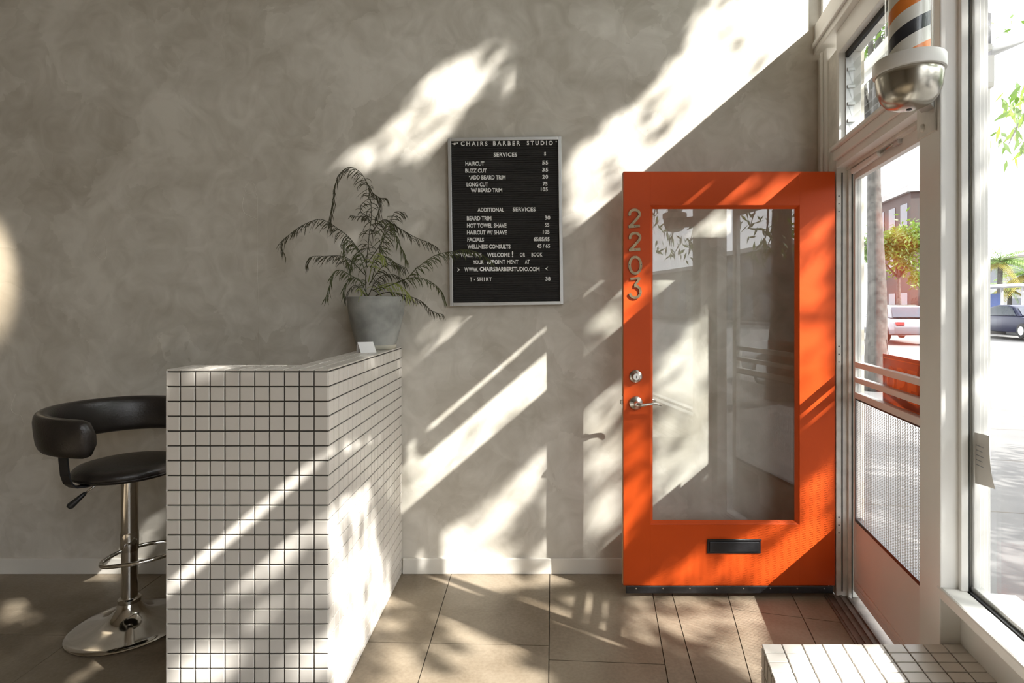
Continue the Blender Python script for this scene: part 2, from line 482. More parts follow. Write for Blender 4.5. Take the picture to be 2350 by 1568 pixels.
floor = struct(MB().prism(base_poly, -0.08, -0.006).build('floor', M['joint'], origin=(0, 0, 0)), 'brown grey polished concrete floor with saw-cut slabs')
for po in slabs:
    MB().prism(po, -0.0065, 0.0).build('slab', M['concrete'], floor)

# baseboards on the plaster wall
bb = struct(MB().box(-0.692, 1.49, YW - 0.016, YW, 0.0, 0.082).build('baseboard_right', M['base_paint'], bevel=0.003), 'low painted baseboard between counter and door')
bb2 = struct(MB().box(XL, -0.70, YW - 0.016, YW, 0.0, 0.082).build('baseboard_left', M['base_paint'], bevel=0.003), 'low painted baseboard behind the bar stool')

# ------------------------------------------------------------------ storefront
# corner casing between plaster wall and door hinge
t = MB().sf(-0.262, -0.11, -0.012, 0.10, 0.0, 2.72).build('trim_1', M['white_wood'], bevel=0.004)
struct(t, 'white painted corner casing beside the door frame')
MB().sf(-0.175, -0.150, -0.024, -0.012, 2.08, 2.72).build('moulding', M['white_wood'], t, bevel=0.004)
t = MB().sf(-0.11, 0.0, 0.0, 0.105, 0.0, 2.66).build('trim_2', M['old_white'], bevel=0.002)
struct(t, 'worn white hinge jamb with dark scuffs')
MB().sf(0.0, 0.016, 0.05, 0.064, 0.0, 2.075).build('door_stop', M['old_white'], t, bevel=0.002)
MB().sf(0.0, 0.003, 0.024, 0.029, 0.03, 2.06).build('dark_seam', M['gasket'], t)  # thin dark strip along the jamb
MB().sf(0.0, 0.010, 0.064, 0.071, 0.0, 2.075).build('rebate_gap', M['gasket'], t)
for z in (0.30, 1.13, 1.86):
    MB().sf(-0.0, 0.0018, 0.003, 0.022, z, z + 0.10).build('hinge_leaf', M['old_white'], t)
    for k in (0.012, 0.05, 0.088):
        c = SF(0.0018, 0.012, z + k)
        MB().lathe_axis([(0.0035, 0), (0.0035, 0.001)], c, (-SU[0], -SU[1], 0), 8).build('hinge_screw', M['black_metal'], t)

# transom bar over the doorway
PQ0_ = 1.125
t = MB().sf(0.0, 1.06, 0.0, 0.105, 2.085, 2.165).sf(1.06, 1.12, 0.0, 0.03, 2.085, 2.165).build('trim_3', M['white_wood'])
struct(t, 'white transom bar above the doorway')
MB().sf(-0.02, 1.12, -0.030, 0.05, 2.165, 2.183).build('sill_board', M['white_wood'], t, bevel=0.004)
MB().sf(0.0, 1.12, -0.014, 0.0, 2.118, 2.165).build('moulding', M['white_wood'], t, bevel=0.005)
MB().sf(0.0, 1.06, 0.045, 0.105, 2.070, 2.0855).build('soffit_strip', M['old_white'], t, bevel=0.002)

# rails above the louvre window, running the whole front
t = MB().sf(0.0, PQ0_, 0.0, 0.105, 2.63, 2.742).build('trim_4', M['white_wood'], bevel=0.003)
struct(t, 'white rail directly above the louvre window')
t = MB().sf(-0.262, QE, -0.03, 0.105, 2.742, 2.90).build('trim_5', M['white_wood'], bevel=0.004)
struct(t, 'deep white head rail below the high windows')
MB().sf(-0.262, QE, -0.045, -0.03, 2.775, 2.80).build('moulding', M['white_wood'], t, bevel=0.005)
t = MB().sf(-0.262, QE, 0.0, 0.105, 4.86, 5.0).build('trim_6', M['white_wood'])
struct(t, 'white top rail under the ceiling')
for i, q in enumerate((-0.262, 0.625, 3.3, 5.6, 7.8)):
    t = MB().sf(q, q + (0.05 if i == 0 else 0.10), 0.0, 0.105, 2.90, 4.86).build('trim_%d' % (7 + i), M['white_wood'], bevel=0.003)
    struct(t, 'white upright between the high windows')
qs = [-0.212, 0.625, 3.3, 5.6]
qe = [0.625, 3.3, 5.6, 7.8]
for i in range(4):
    w = empty('window_%d' % (i + 1), SF((qs[i] + qe[i]) / 2, 0.05, 2.9), 'high clear clerestory pane above the head rail', kind='structure')
    a0 = qs[i] + (0.10 if i else 0)
    MB().sf(a0, qe[i], 0.050, 0.054, 2.9, 4.86).build('pane', M['glass'], w)
    MB().sf(a0, qe[i], 0.035, 0.07, 2.9, 2.925).build('glazing_bead', M['white_wood'], w)

# post between doorway and shop window
PQ0, PQ1, PW0, PW1 = 1.12, 1.239, -0.124, -0.006
SILL = 0.640
post = MB().sf(PQ0, PQ1, PW0, PW1, 0.0, 2.72).build('trim_12', M['white_wood'], bevel=0.003)
struct(post, 'square white post between doorway and shop window')
MB().sf(1.048, PQ0, -0.04, 0.03, 0.0, 2.085).build('door_jamb', M['white_wood'], post)
MB().sf(PQ1, PQ1 + 0.014, -0.080, -0.061, SILL, 2.72).build('glazing_bead', M['white_wood'], post, bevel=0.002)
MB().sf(PQ1, PQ1 + 0.006, -0.061, -0.055, SILL, 2.72).build('gasket', M['gasket'], post)
MB().sf(PQ1, PQ1 + 0.012, -0.048, -0.030, SILL, 2.72).build('outer_bead', M['white_wood'], post, bevel=0.003)
MB().sf(PQ1, PQ1 + 0.006, -0.030, -0.018, SILL, 2.72).build('outer_fillet', M['white_wood'], post, bevel=0.002)

# shop window: knee wall, sill, panes
kw = MB().sf(PQ1, QE, -0.074, 0.06, -0.05, SILL - 0.032).build('wall_front', M['white_wood'])
struct(kw, 'low white wall under the shop window')
sl = MB().sf(PQ1 - 0.02, QE, PW0 - 0.002, -0.062, SILL - 0.032, SILL).build('trim_13', M['white_wood'], bevel=0.006)
struct(sl, 'white painted window sill board')
MB().sf(PQ1 - 0.02, QE, -0.062, 0.07, SILL - 0.032, SILL - 0.014).build('outer_sill', M['white_wood'], sl)
MB().sf(PQ1, QE, -0.049, -0.022, SILL - 0.014, SILL + 0.012).build('glazing_bead', M['white_wood'], sl, bevel=0.003)
MB().sf(PQ1, QE, -0.062, -0.055, SILL - 0.014, SILL + 0.002).build('gasket', M['gasket'], sl)
for i, (a0, a1) in enumerate(((PQ1, 4.4), (4.48, QE))):
    w = empty('window_%d' % (5 + i), SF((a0 + a1) / 2, -0.052, 0.6), 'tall clear shop window pane above the sill', kind='structure')
    MB().sf(a0, a1, -0.055, -0.049, SILL - 0.01, 2.745).build('pane', M['glass'], w)
t = MB().sf(4.4, 4.48, -0.12, 0.05, 0.6, 2.72).build('trim_14', M['white_wood'], bevel=0.003)
struct(t, 'white mullion in the long shop window')
# unseen rails added outside to cast the dark strip between sun bands, one before the doorway and one before the shop window
t = MB().sf(-0.6, 1.16, 0.27, 0.33, 2.685, 2.755).build('trim_15', M['white_wood'])
struct(t, 'unseen white rail added outside above the doorway to shade a strip')
for q in (-0.5, 1.1):
    MB().sf(q, q + 0.03, 0.10, 0.28, 2.70, 2.74).build('rail_bracket', M['white_wood'], t)
t = MB().sf(1.20, QE, 0.27, 0.33, 2.736, 2.847).build('trim_16', M['white_wood'])
struct(t, 'unseen white rail added outside above the shop window to shade a strip')
for q in (1.3, 3.3, 5.6, 7.7):
    MB().sf(q, q + 0.03, 0.10, 0.28, 2.79, 2.83).build('rail_bracket', M['white_wood'], t)

# threshold strip under the screen door
th = empty('threshold', SF(0.5, 0.05, 0), 'worn ridged metal threshold under the doorway', 'threshold')
MB().sf(0.0, 1.12, -0.055, 0.17, -0.05, 0.006).build('sill_plate', M['threshold'], th)
for k in range(4):
    MB().sf(0.0, 1.12, -0.045 + k * 0.03, -0.033 + k * 0.03, 0.006, 0.0105).build('ridge', M['threshold'], th)
MB().sf(0.0, 1.12, 0.125, 0.17, 0.006, 0.013).build('outer_strip', M['white_wood'], th)

# louvre window above the door
lw = empty('window_7', SF(0.5, 0.05, 2.183), 'jalousie window of tilted glass louvres above the doorway', kind='structure')
MB().sf(0.0, 0.035, 0.0, 0.10, 2.183, 2.63).build('frame_stile', M['white_wood'], lw, bevel=0.003)
MB().sf(0.035, 1.06, 0.085, 0.10, 2.183, 2.2).build('frame_rail', M['white_wood'], lw)
MB().sf(0.035, 1.12, 0.03, 0.045, 2.605, 2.63).build('gasket', M['gasket'], lw)
MB().sf(0.035, 0.043, 0.03, 0.062, 2.2, 2.60).build('louvre_channel', M['alu'], lw)
for k in range(5):
    z = 2.205 + k * 0.082
    mb = MB()
    a = math.radians(18)
    dw, dz = 0.096 * math.sin(a), 0.096 * math.cos(a)
    P = [SF(0.043, 0.045, z), SF(1.12, 0.045, z), SF(1.12, 0.045 + 0.005, z), SF(0.043, 0.045 + 0.005, z)]
    Q = [p + Vector((-SN[0] * dw, -SN[1] * dw, dz)) for p in P]
    P = [p + Vector((SN[0] * 0.02, SN[1] * 0.02, 0)) for p in P]; Q = [p + Vector((SN[0] * 0.02, SN[1] * 0.02, 0)) for p in Q]
    mb.hexa(P + Q).build('louvre_pane', M['louver_glass'], lw)
    MB().sf(0.040, 0.050, 0.035, 0.068, z + 0.002, z + 0.018).build('louvre_clip', M['alu'], lw, bevel=0.002)

# ------------------------------------------------------------------ white screen door standing closed in the doorway
sd = empty('screen_door', SF(0.5, 0.085, 0.02), 'white glazed screen door with two bars and expanded metal lower panel', 'door')
S0, S1 = 0.072, 0.102
MB().sf(0.012, 0.034, S0, S1, 0.045, 2.085).build('stile', M['white_wood'], sd, bevel=0.002)
MB().sf(1.0, 1.047, S0, S1, 0.045, 2.085).build('stile', M['white_wood'], sd, bevel=0.002)
MB().sf(0.034, 1.0, S0, S1, 2.02, 2.085).build('top_rail', M['white_wood'], sd, bevel=0.002)
MB().sf(0.034, 1.0, S0, S1, 0.973, 1.002).build('middle_rail', M['white_wood'], sd, bevel=0.002)
MB().sf(0.034, 1.0, S0, S1, 1.120, 1.1475).build('guard_bar', M['white_wood'], sd, bevel=0.003)
MB().sf(0.034, 1.0, S0, S1, 1.0485, 1.074).build('guard_bar', M['white_wood'], sd, bevel=0.003)
MB().sf(0.034, 1.0, S0 + 0.006, S1 - 0.006, 0.10, 0.396).build('kick_panel', M['white_wood'], sd)
MB().sf(0.034, 1.0, S0, S1, 0.386, 0.402).build('panel_edge', M['black_metal'], sd)
MB().sf(0.034, 1.0, S0, S1, 0.045, 0.10).build('bottom_rail', M['white_wood'], sd, bevel=0.002)
MB().sf(0.034, 1.0, S0 - 0.004, S0, 0.094, 0.104).build('moulding', M['white_wood'], sd, bevel=0.0015)
MB().sf(0.034, 1.0, S0 - 0.003, S0, 0.076, 0.082).build('moulding', M['white_wood'], sd, bevel=0.0012)
MB().sf(0.034, 1.0, S0 + 0.013, S0 + 0.016, 1.002, 2.02).build('pane', M['glass'], sd)
MB().sf(0.034, 1.0, S0 + 0.001, S0 + 0.006, 0.966, 0.9735).build('mesh_edge', M['black_metal'], sd)
MB().sf(0.034, 0.038, S0 + 0.001, S0 + 0.006, 0.402, 0.966).build('mesh_edge', M['black_metal'], sd)
# expanded metal: diamond lattice of flat strands
mb = MB()
pq, pz, wd = 0.0215, 0.022, 0.0017
nz = int((0.968 - 0.400) / (pz / 2)); nq = int(0.964 / (pq / 2))
for j in range(0, nz, 2):
    zb = 0.401 + j * pz / 2
    for i in range(nq):
        qa = 0.036 + i * pq / 2; qb = qa + pq / 2
        for sgn in (1, -1):
            za = zb + (pz / 2 if (i % 2 == 0) == (sgn == -1) else 0) ; zc = zb + (pz / 2 if (i % 2 == 1) == (sgn == -1) else 0)
            if sgn == -1: za += 0; zc += 0
            zz0, zz1 = (za, zc) if sgn == 1 else (zb + pz - (za - zb), zb + pz - (zc - zb))
            if zz0 > 0.969 or zz1 > 0.969: continue
            p = [SF(qa, S0 + 0.004, zz0 - wd), SF(qb, S0 + 0.004, zz1 - wd), SF(qb, S0 + 0.0055, zz1 + wd), SF(qa, S0 + 0.0055, zz0 + wd)]
            mb.add(p, [(0, 1, 2, 3)])
o = mb.build('wire_mesh', M['wire'], sd); o['kind'] = 'stuff'
o['label'] = 'expanded metal diamond mesh'
# pneumatic closer
cl = empty('door_closer', SF(0.2, 0.05, 2.05), 'white tubular door closer under the transom bar', 'door closer')
a, b = SF(0.06, 0.056, 2.052), SF(0.36, 0.060, 2.060)
MB().tube([a, a.lerp(b, 0.02), a.lerp(b, 0.98), b], [0.006, 0.0135, 0.0135, 0.006], 14).build('cylinder', M['white_wood'], cl, smooth=True, autosmooth=40)
MB().tube([b, SF(0.50, 0.062, 2.064)], 0.004, 8).build('piston_rod', M['steel'], cl, smooth=True)
MB().sf(0.035, 0.066, 0.052, 0.068, 2.045, 2.072).build('jamb_bracket', M['old_white'], cl, bevel=0.002)
MB().sf(0.48, 0.53, 0.058, 0.073, 2.052, 2.075).build('door_bracket', M['alu'], cl, bevel=0.002)
# OPEN sign hanging outside the glass
sg = empty('open_sign', SF(0.46, 0.115, 0.98), 'red and orange OPEN sign hung behind the glass of the screen door', 'sign')
sg0, sg1, sz0, sz1 = 0.245, 0.705, 0.985, 1.205
MB().sf(sg0, sg1, 0.112, 0.118, sz0, sz1).build('panel', M['sign_red'], sg, bevel=0.001)
for (a0, a1, b0, b1) in ((sg0 + .012, sg1 - .012, sz1 - .018, sz1 - .014), (sg0 + .012, sg1 - .012, sz0 + .014, sz0 + .018),
                         (sg0 + .012, sg0 + .016, sz0 + .014, sz1 - .014), (sg1 - .016, sg1 - .012, sz0 + .014, sz1 - .014)):
    MB().sf(a0, a1, 0.1108, 0.112, b0, b1).build('border_line', M['sign_orange'], sg)

def text_mesh(txt, fn, width, height, bold=0.0, extrude=0.0, spacing=1.0):
    """mesh of a text line; local x in 0..width, y in 0..height, mapped through fn(x, y, depth)"""
    cu = bpy.data.curves.new('txt', 'FONT')
    cu.body = txt; cu.offset = bold; cu.extrude = 0.02; cu.space_character = spacing; cu.resolution_u = 3
    ob = bpy.data.objects.new('txt', cu)
    me = bpy.data.meshes.new_from_object(ob)
    xs = [v.co.x for v in me.vertices]; ys = [v.co.y for v in me.vertices]; zs = [v.co.z for v in me.vertices]
    x0, x1, y0, y1 = min(xs), max(xs), min(ys), max(ys)
    mb = MB()
    vs = [fn((v.co.x - x0) / (x1 - x0) * width, (v.co.y - y0) / (y1 - y0) * height, extrude if v.co.z > 0 else 0.0) for v in me.vertices]
    mb.add(vs, [tuple(p.vertices) for p in me.polygons])
    bpy.data.objects.remove(ob); bpy.data.curves.remove(cu); bpy.data.meshes.remove(me)
    return mb
for k, ch in enumerate('OPEN'):
    q0 = sg0 + 0.045 + k * 0.097
    text_mesh(ch, lambda x, y, d, q0=q0: SF(q0 + x, 0.1118 - d, sz0 + 0.045 + y), 0.078, 0.13, bold=0.045, extrude=0.0012).build('letter', M['sign_orange'], sg)
for q in (sg0 + 0.05, sg1 - 0.05):
    MB().tube([SF(q, 0.115, sz1), SF(q, 0.108, 1.27)], 0.0012, 5).build('cord', M['black_metal'], sg)

# paper notice taped outside on the shop window
nt = empty('paper_notice', SF(1.27, -0.047, 0.93), 'small curled paper notice taped to the shop window by the post', 'paper')
mb = MB(); rows = 6; vs = []
for j in range(7):
    for i in range(5):
        u, v = i / 4, j / 6
        q = 1.2445 + 0.066 * u; w = -0.0475 + 0.006 * math.sin(u * 2.2) + 0.014 * (v ** 3) * u
        vs.append(SF(q, w, 1.072 - 0.138 * v + 0.004 * u))
fs = [(j * 5 + i, j * 5 + i + 1, (j + 1) * 5 + i + 1, (j + 1) * 5 + i) for j in range(6) for i in range(4)]
mb.add(vs, fs); mb.build('sheet', M['paper'], nt, smooth=True)
for j in range(5):
    z = 1.04 - j * 0.013
    MB().sf(1.262, 1.262 + 0.034 - 0.005 * (j % 2), -0.0484, -0.0480, z, z + 0.0025).build('print_line', M['ink_grey'], nt)

# ------------------------------------------------------------------ orange door, standing open against the wall
YD, DT = 2.754, 0.045
DX0, DX1, DZ0, DZ1 = 0.436, 1.464, 0.055, 2.068
GX0, GX1, GZ0, GZ1 = 0.566, 1.292, 0.350, 1.905
dr = empty('front_door', (DX1, YD, 0.0), 'orange painted glazed front door with house number standing open', 'door')
MB().box(DX0, GX0, YD, YD + DT, DZ0, DZ1).build('stile', M['orange'], dr, bevel=0.0007, bseg=1)
MB().box(GX1, DX1, YD, YD + DT, DZ0, DZ1).build('stile', M['orange'], dr, bevel=0.0007, bseg=1)
MB().box(GX0, GX1, YD, YD + DT, GZ1, DZ1).build('top_rail', M['orange'], dr)
MB().box(GX0, GX1, YD, YD + DT, DZ0, GZ0).build('bottom_rail', M['orange'], dr)
MB().box(DX0 - 0.0012, DX0 + 0.0005, YD + 0.008, YD + DT - 0.002, DZ0, DZ1 - 0.003).build('raw_edge', M['wood_edge'], dr)
# sloped glazing beads
def bead(p0, p1, inw, name='glazing_bead'):
    d = 0.016
    a, b = Vector(p0), Vector(p1)
    n = Vector(inw)
    MB().hexa([a + Vector((0, 0.004, 0)), b + Vector((0, 0.004, 0)), b + Vector((0, 0.02, 0)), a + Vector((0, 0.02, 0)),
               a + n * 0.004 + Vector((0, 0.006, 0)), b + n * 0.004 + Vector((0, 0.006, 0)), b + n * d + Vector((0, 0.02, 0)), a + n * d + Vector((0, 0.02, 0))]).build(name, M['orange'], dr)
bead((GX0, YD, GZ0), (GX0, YD, GZ1), (1, 0, 0)); bead((GX1, YD, GZ0), (GX1, YD, GZ1), (-1, 0, 0))
bead((GX0, YD, GZ0), (GX1, YD, GZ0), (0, 0, 1)); bead((GX0, YD, GZ1), (GX1, YD, GZ1), (0, 0, -1))
MB().box(GX0, GX1, YD + 0.020, YD + 0.0245, GZ0, GZ1).build('pane', M['door_glass'], dr)
sw = MB().box(DX0 + 0.010, DX1 - 0.012, YD - 0.010, YD, 0.020, 0.056).build('door_sweep', M['black_rubber'], dr, bevel=0.004)
for k in range(8):
    x = DX0 + 0.06 + k * 0.13
    MB().lathe_axis([(0.0035, 0), (0.0035, 0.0015)], (x, YD - 0.010, 0.046), (0, -1, 0), 8).build('screw', M['nickel'], sw)
ms = MB().box(0.842, 1.102, YD - 0.006, YD, 0.212, 0.280).build('mail_slot', M['black_metal'], dr, bevel=0.003)
MB().box(0.852, 1.092, YD - 0.011, YD - 0.006, 0.222, 0.270).build('flap', M['black_metal'], ms, bevel=0.0025)
MB().tube([(0.842, YD - 0.009, 0.280), (1.102, YD - 0.009, 0.280)], 0.004, 8).build('flap_hinge', M['black_metal'], ms, smooth=True)
# deadbolt, lever set, latch
def dpx(x, y): return px(x, y, YD)
c = dpx(1459, 864)
db = MB().lathe_axis([(0.031, 0), (0.031, 0.006), (0.026, 0.012), (0.022, 0.014), (0.020, 0.022), (0.016, 0.024), (0.0155, 0.021), (0.001, 0.021)], c, (0, -1, 0)).build('deadbolt', M['nickel'], dr, smooth=True, autosmooth=35)
MB().box(c.x - 0.0015, c.x + 0.0015, YD - 0.0235, YD - 0.020, c.z - 0.007, c.z + 0.005).build('keyway', M['black_metal'], db)
def lever(side, yf):
    c = dpx(1459, 925); c.y = yf
    s = -1 if side == 'front' else 1
    MBr = MB().lathe_axis([(0.034, 0), (0.034, 0.004), (0.030, 0.010), (0.018, 0.016), (0.013, 0.022), (0.012, 0.045), (0.010, 0.050)], c, (0, s, 0))
    h = MBr.build('lever_rose', M['nickel'], dr, smooth=True, autosmooth=35)
    y = yf + s * 0.046
    pts = [(c.x - 0.004, y, c.z), (c.x + 0.02, y, c.z - 0.004), (c.x + 0.05, y + s * 0.004, c.z + 0.002), (c.x + 0.08, y + s * 0.004, c.z + 0.005), (c.x + 0.100, y, c.z + 0.001), (c.x + 0.114, y - s * 0.004, c.z - 0.006)]
    MB().tube(pts, [0.012, 0.011, 0.0085, 0.008, 0.008, 0.004], 12, flat=0.8).build('lever', M['nickel'], h, smooth=True)
lever('front', YD); lever('back', YD + DT)
MB().box(DX0 - 0.012, DX0, YD + 0.013, YD + 0.030, HC - (925 - YH) / F * YD - 0.009, HC - (925 - YH) / F * YD + 0.011).build('latch_bolt', M['steel'], dr, bevel=0.002)
MB().box(DX0 - 0.0018, DX0, YD + 0.010, YD + 0.034, HC - (925 - YH) / F * YD - 0.03, HC - (925 - YH) / F * YD + 0.03).build('latch_plate', M['steel'], dr)

# house number digits, flat bronze strokes
def stroke(pts, w, depth=0.006):
    """closed ribbon along a 2D polyline given in photo pixels on the door face"""
    P = [Vector((dpx(x, y).x, dpx(x, y).z)) for x, y in pts]
    n = len(P); L = []; R = []
    for i in range(n):
        t = P[min(i + 1, n - 1)] - P[max(i - 1, 0)]; t.normalize()
        nn = Vector((-t.y, t.x)); ww = w[i] if isinstance(w, list) else w
        L.append(P[i] + nn * ww / 2); R.append(P[i] - nn * ww / 2)
    mb = MB()
    y0, y1 = YD - depth, YD + 0.0005
    vs = []
    for i in range(n): vs += [(L[i].x, y0, L[i].y), (R[i].x, y0, R[i].y), (R[i].x, y1, R[i].y), (L[i].x, y1, L[i].y)]
    fs = [(0, 1, 2, 3), (4 * n - 1, 4 * n - 2, 4 * n - 3, 4 * n - 4)]
    for i in range(n - 1):
        for a_ in range(4):
            b_ = (a_ + 1) % 4
            fs.append((4 * i + a_, 4 * i + b_, 4 * i + 4 + b_, 4 * i + 4 + a_))
    return mb.add(vs, fs)
def arc(cx_, cy_, rx, ry, a0, a1, n=14):
    return [(cx_ + rx * math.cos(math.radians(a0 + (a1 - a0) * i / n)), cy_ - ry * math.sin(math.radians(a0 + (a1 - a0) * i / n))) for i in range(n + 1)]
def digit2(x, y):
    p = arc(x + 14, y + 11, 11.5, 10, 200, -30) + [(x + 20, y + 21), (x + 12, y + 30), (x + 4, y + 38.5)]
    mb = stroke(p, 0.0125)
    m2 = stroke([(x + 0, y + 40), (x + 26, y + 38)], 0.013, 0.0066); mb.add(m2.v, m2.f)
    return mb
def put_digit(mb, name='number_digit'):
    o = mb.build(name, M['bronze'], dr); return o
d1 = put_digit(digit2(1442, 481)); d2 = put_digit(digit2(1443, 534.5))
d3 = put_digit(stroke(arc(1457.5, 609, 13, 19, 90, 450, 26), 0.0125))
p3 = [(1446, 640.5), (1468, 638.5), (1456, 656)] 
mb = stroke(p3[:2], 0.0115, 0.0058); m3_ = stroke(p3[1:], 0.0115, 0.0062); mb.add(m3_.v, m3_.f); m2 = stroke([(1455, 657)] + arc(1457, 670, 12.5, 13.5, 75, -165, 18), 0.0125, 0.0066); mb.add(m2.v, m2.f)
d4 = put_digit(mb)
for d, pts in ((d1, [(1465, 493), (1456, 520)]), (d2, [(1466, 546), (1457, 574)]), (d3, [(1444, 608), (1471, 608)]), (d4, [(1457, 641), (1468, 675)])):
    for x, y in pts:
        c = dpx(x, y)
        MB().lathe_axis([(0.0028, 0), (0.0028, 0.001)], (c.x, YD - 0.006, c.z), (0, -1, 0), 8).build('number_screw', M['black_metal'], d)

# ------------------------------------------------------------------ tiled reception counter
P_T = 0.0505; GR = 0.0050
CY, CZT = 1.926, 1.198
CXL, CXR = -1.253, -0.697
CDEP, CWID = 0.152, 0.160
ct = empty('reception_counter', ((CXL + CXR) / 2, CY, 0), 'L-shaped reception counter clad in small white square tiles with dark grout', 'counter')
E_ = 0.005
core = MB()
core.box(CXL + E_, CXR - E_, CY + E_, CY + CDEP - E_, 0, CZT - E_)
core.box(CXR - CWID + E_, CXR - E_, CY + CDEP - E_, YW - 0.0005, 0, CZT - E_)
core.build('grout_core', M['grout'], ct)
MB().box(CXL, CXL + E_, CY + 0.004, CY + CDEP, 0, CZT - E_).build('end_panel', M['white_wood'], ct)
MB().box(CXL + E_, CXR - CWID, CY + CDEP - E_, CY + CDEP, 0, CZT - E_).build('inner_panel', M['white_wood'], ct)
MB().box(CXR - CWID, CXR - CWID + E_, CY + CDEP, YW - 0.001, 0, CZT - E_).build('inner_panel', M['white_wood'], ct)
TILES = []      # (center, size u, size v, plane) for one counter
def tile_mesh(name, su, sv, plane, th=0.0052):
    """bevelled tile, back at local 0, front at th, in plane 'front' (x,z), 'side' (y,z), 'top' (x,y)"""
    h, k = 0.0014, 0.0011
    a, b = su / 2, sv / 2
    base = [(-a, -b, 0), (a, -b, 0), (a, b, 0), (-a, b, 0)]
    mid = [(-a, -b, th - k), (a, -b, th - k), (a, b, th - k), (-a, b, th - k)]
    top = [(-a + h, -b + h, th), (a - h, -b + h, th), (a - h, b - h, th), (-a + h, b - h, th)]
    vs = base + mid + top
    fs = [(3, 2, 1, 0), (8, 9, 10, 11)]
    for i in range(4):
        j = (i + 1) % 4
        fs += [(i, j, 4 + j, 4 + i), (4 + i, 4 + j, 8 + j, 8 + i)]
    if plane == 'front': vs = [(x, -z, y) for x, y, z in vs]
    elif plane == 'side': vs = [(z, x, y) for x, y, z in vs]
    elif plane == 'lside': vs = [(-z, -x, y) for x, y, z in vs]
    me = bpy.data.meshes.new(name); me.from_pydata(vs, [], fs)
    bm = bmesh.new(); bm.from_mesh(me); bmesh.ops.recalc_face_normals(bm, faces=bm.faces); bm.to_mesh(me); bm.free()
    me.materials.append(M['tile'])
    return me
_tm = {}
def get_tile(su, sv, plane):
    k = (round(su, 4), round(sv, 4), plane)
    if k not in _tm: _tm[k] = tile_mesh('tile', su, sv, plane)
    return _tm[k]
def spans(a, b, p, from_end=False):
    out = []; x = a
    while x < b - 0.006:
        out.append((x, min(x + p, b))); x += p
    return out
def place_tiles(root, cells, limit):
    """cells: (cx, cy, cz, su, sv, plane) sorted by visible size; the first `limit` become parts, the rest one joined part"""
    base = Vector(root.location)
    jit = random.Random(3)
    for c in cells[:limit]:
        o = bpy.data.objects.new('tile', get_tile(c[3], c[4], c[5])); COL.objects.link(o); o.parent = root
        o.location = Vector(c[:3]) - base
        o.rotation_euler = (jit.gauss(0, .0035), jit.gauss(0, .0035), jit.gauss(0, .0035))
    if len(cells) > limit:
        mb = MB()
        for c in cells[limit:]:
            me = get_tile(c[3], c[4], c[5])
            mb.add([Vector(v.co) + Vector(c[:3]) for v in me.vertices], [tuple(p.vertices) for p in me.polygons])
        o = mb.build('tile_field', M['tile'], root); o['kind'] = 'stuff'
ZT0 = CZT - 0.0075
zs = []
z = ZT0
while z > 0.01:
    zs.append((max(z - P_T, 0.0), z)); z -= P_T
cells = []
for (xa, xb) in spans(CXL, CXR, P_T):
    for (za, zb) in zs:
        cells.append((0, ((xa + xb) / 2 , CY + E_, (za + zb) / 2, xb - xa - GR, zb - za - GR, 'front')))
sp = spans(CY, YW, P_T)
for k, (ya, yb) in enumerate(sp):
    for (za, zb) in zs:
        cells.append((1 + k, (CXR - E_, (ya + yb) / 2, (za + zb) / 2, yb - ya - GR, zb - za - GR, 'side')))
# visible ones first: those below the frame go last
def vis_key(c):
    k, t = c
    d = t[1]
    y = YH + (HC - t[2]) * F / d
    return (k * 1.0 + (1000 if y > 1600 else 0))
cells.sort(key=vis_key)
top_cells = []
for (xa, xb) in spans(CXL, CXR, P_T):
    for j in range(3):
        ya = CY + j * CDEP / 3; yb = ya + CDEP / 3
        top_cells.append((((xa + xb) / 2), (ya + yb) / 2, CZT - E_, xb - xa - GR, yb - ya - GR, 'top'))
for (ya, yb) in spans(CY + CDEP, YW - 0.001, P_T):
    for j in range(3):
        xb = CXR - j * CWID / 3; xa = xb - CWID / 3
        top_cells.append(((xa + xb) / 2, (ya + yb) / 2, CZT - E_, xb - xa - GR, yb - ya - GR, 'top'))
ordered = [c for k, c in cells if True]
place_tiles(ct, ordered[:262] + top_cells[:33] + ordered[262:] + top_cells[33:], 300)

# ------------------------------------------------------------------ tiled window bench
BZ = 0.490
BYF = 1.55                                        # far edge depth
bx0 = (1747 - X0) / F * BYF
TX, TY = 0.0551, 0.0398
SHX = 0.1885                                       # columns run along the storefront
bn = empty('window_bench', (0.9, 1.2, 0), 'low bench under the shop window clad in white square tiles', 'bench')
BYN = 0.35
def bp(u, v, z): return Vector((bx0 + u - SHX * v, BYF - v, z))
VL = BYF - BYN
UL = 1.172 - bx0
# right boundary follows the knee wall
mb = MB()
e = 0.005
mb.hexa([bp(e, VL - e, 0), bp(UL, VL - e, 0), bp(UL, e, 0), bp(e, e, 0), bp(e, VL - e, BZ - e), bp(UL, VL - e, BZ - e), bp(UL, e, BZ - e), bp(e, e, BZ - e)])
mb.build('grout_core', M['grout'], bn)
def skew_tile(u0, u1, v0, v1, parent):
    g = 0.0032 / 2; h = 0.0013; th = 0.0055; k = 0.001
    r = [(u0 + g, v1 - g), (u1 - g, v1 - g), (u1 - g, v0 + g), (u0 + g, v0 + g)]
    r2 = [(u0 + g + h, v1 - g - h), (u1 - g - h, v1 - g - h), (u1 - g - h, v0 + g + h), (u0 + g + h, v0 + g + h)]
    b0 = BZ - 0.0055
    vs = [bp(u, v, b0) for u, v in r] + [bp(u, v, b0 + th - k) for u, v in r] + [bp(u, v, b0 + th) for u, v in r2]
    fs = [(3, 2, 1, 0), (8, 9, 10, 11)]
    for i in range(4):
        j = (i + 1) % 4
        fs += [(i, j, 4 + j, 4 + i), (4 + i, 4 + j, 8 + j, 8 + i)]
    MB().add(vs, fs).build('tile', M['tile'], parent)
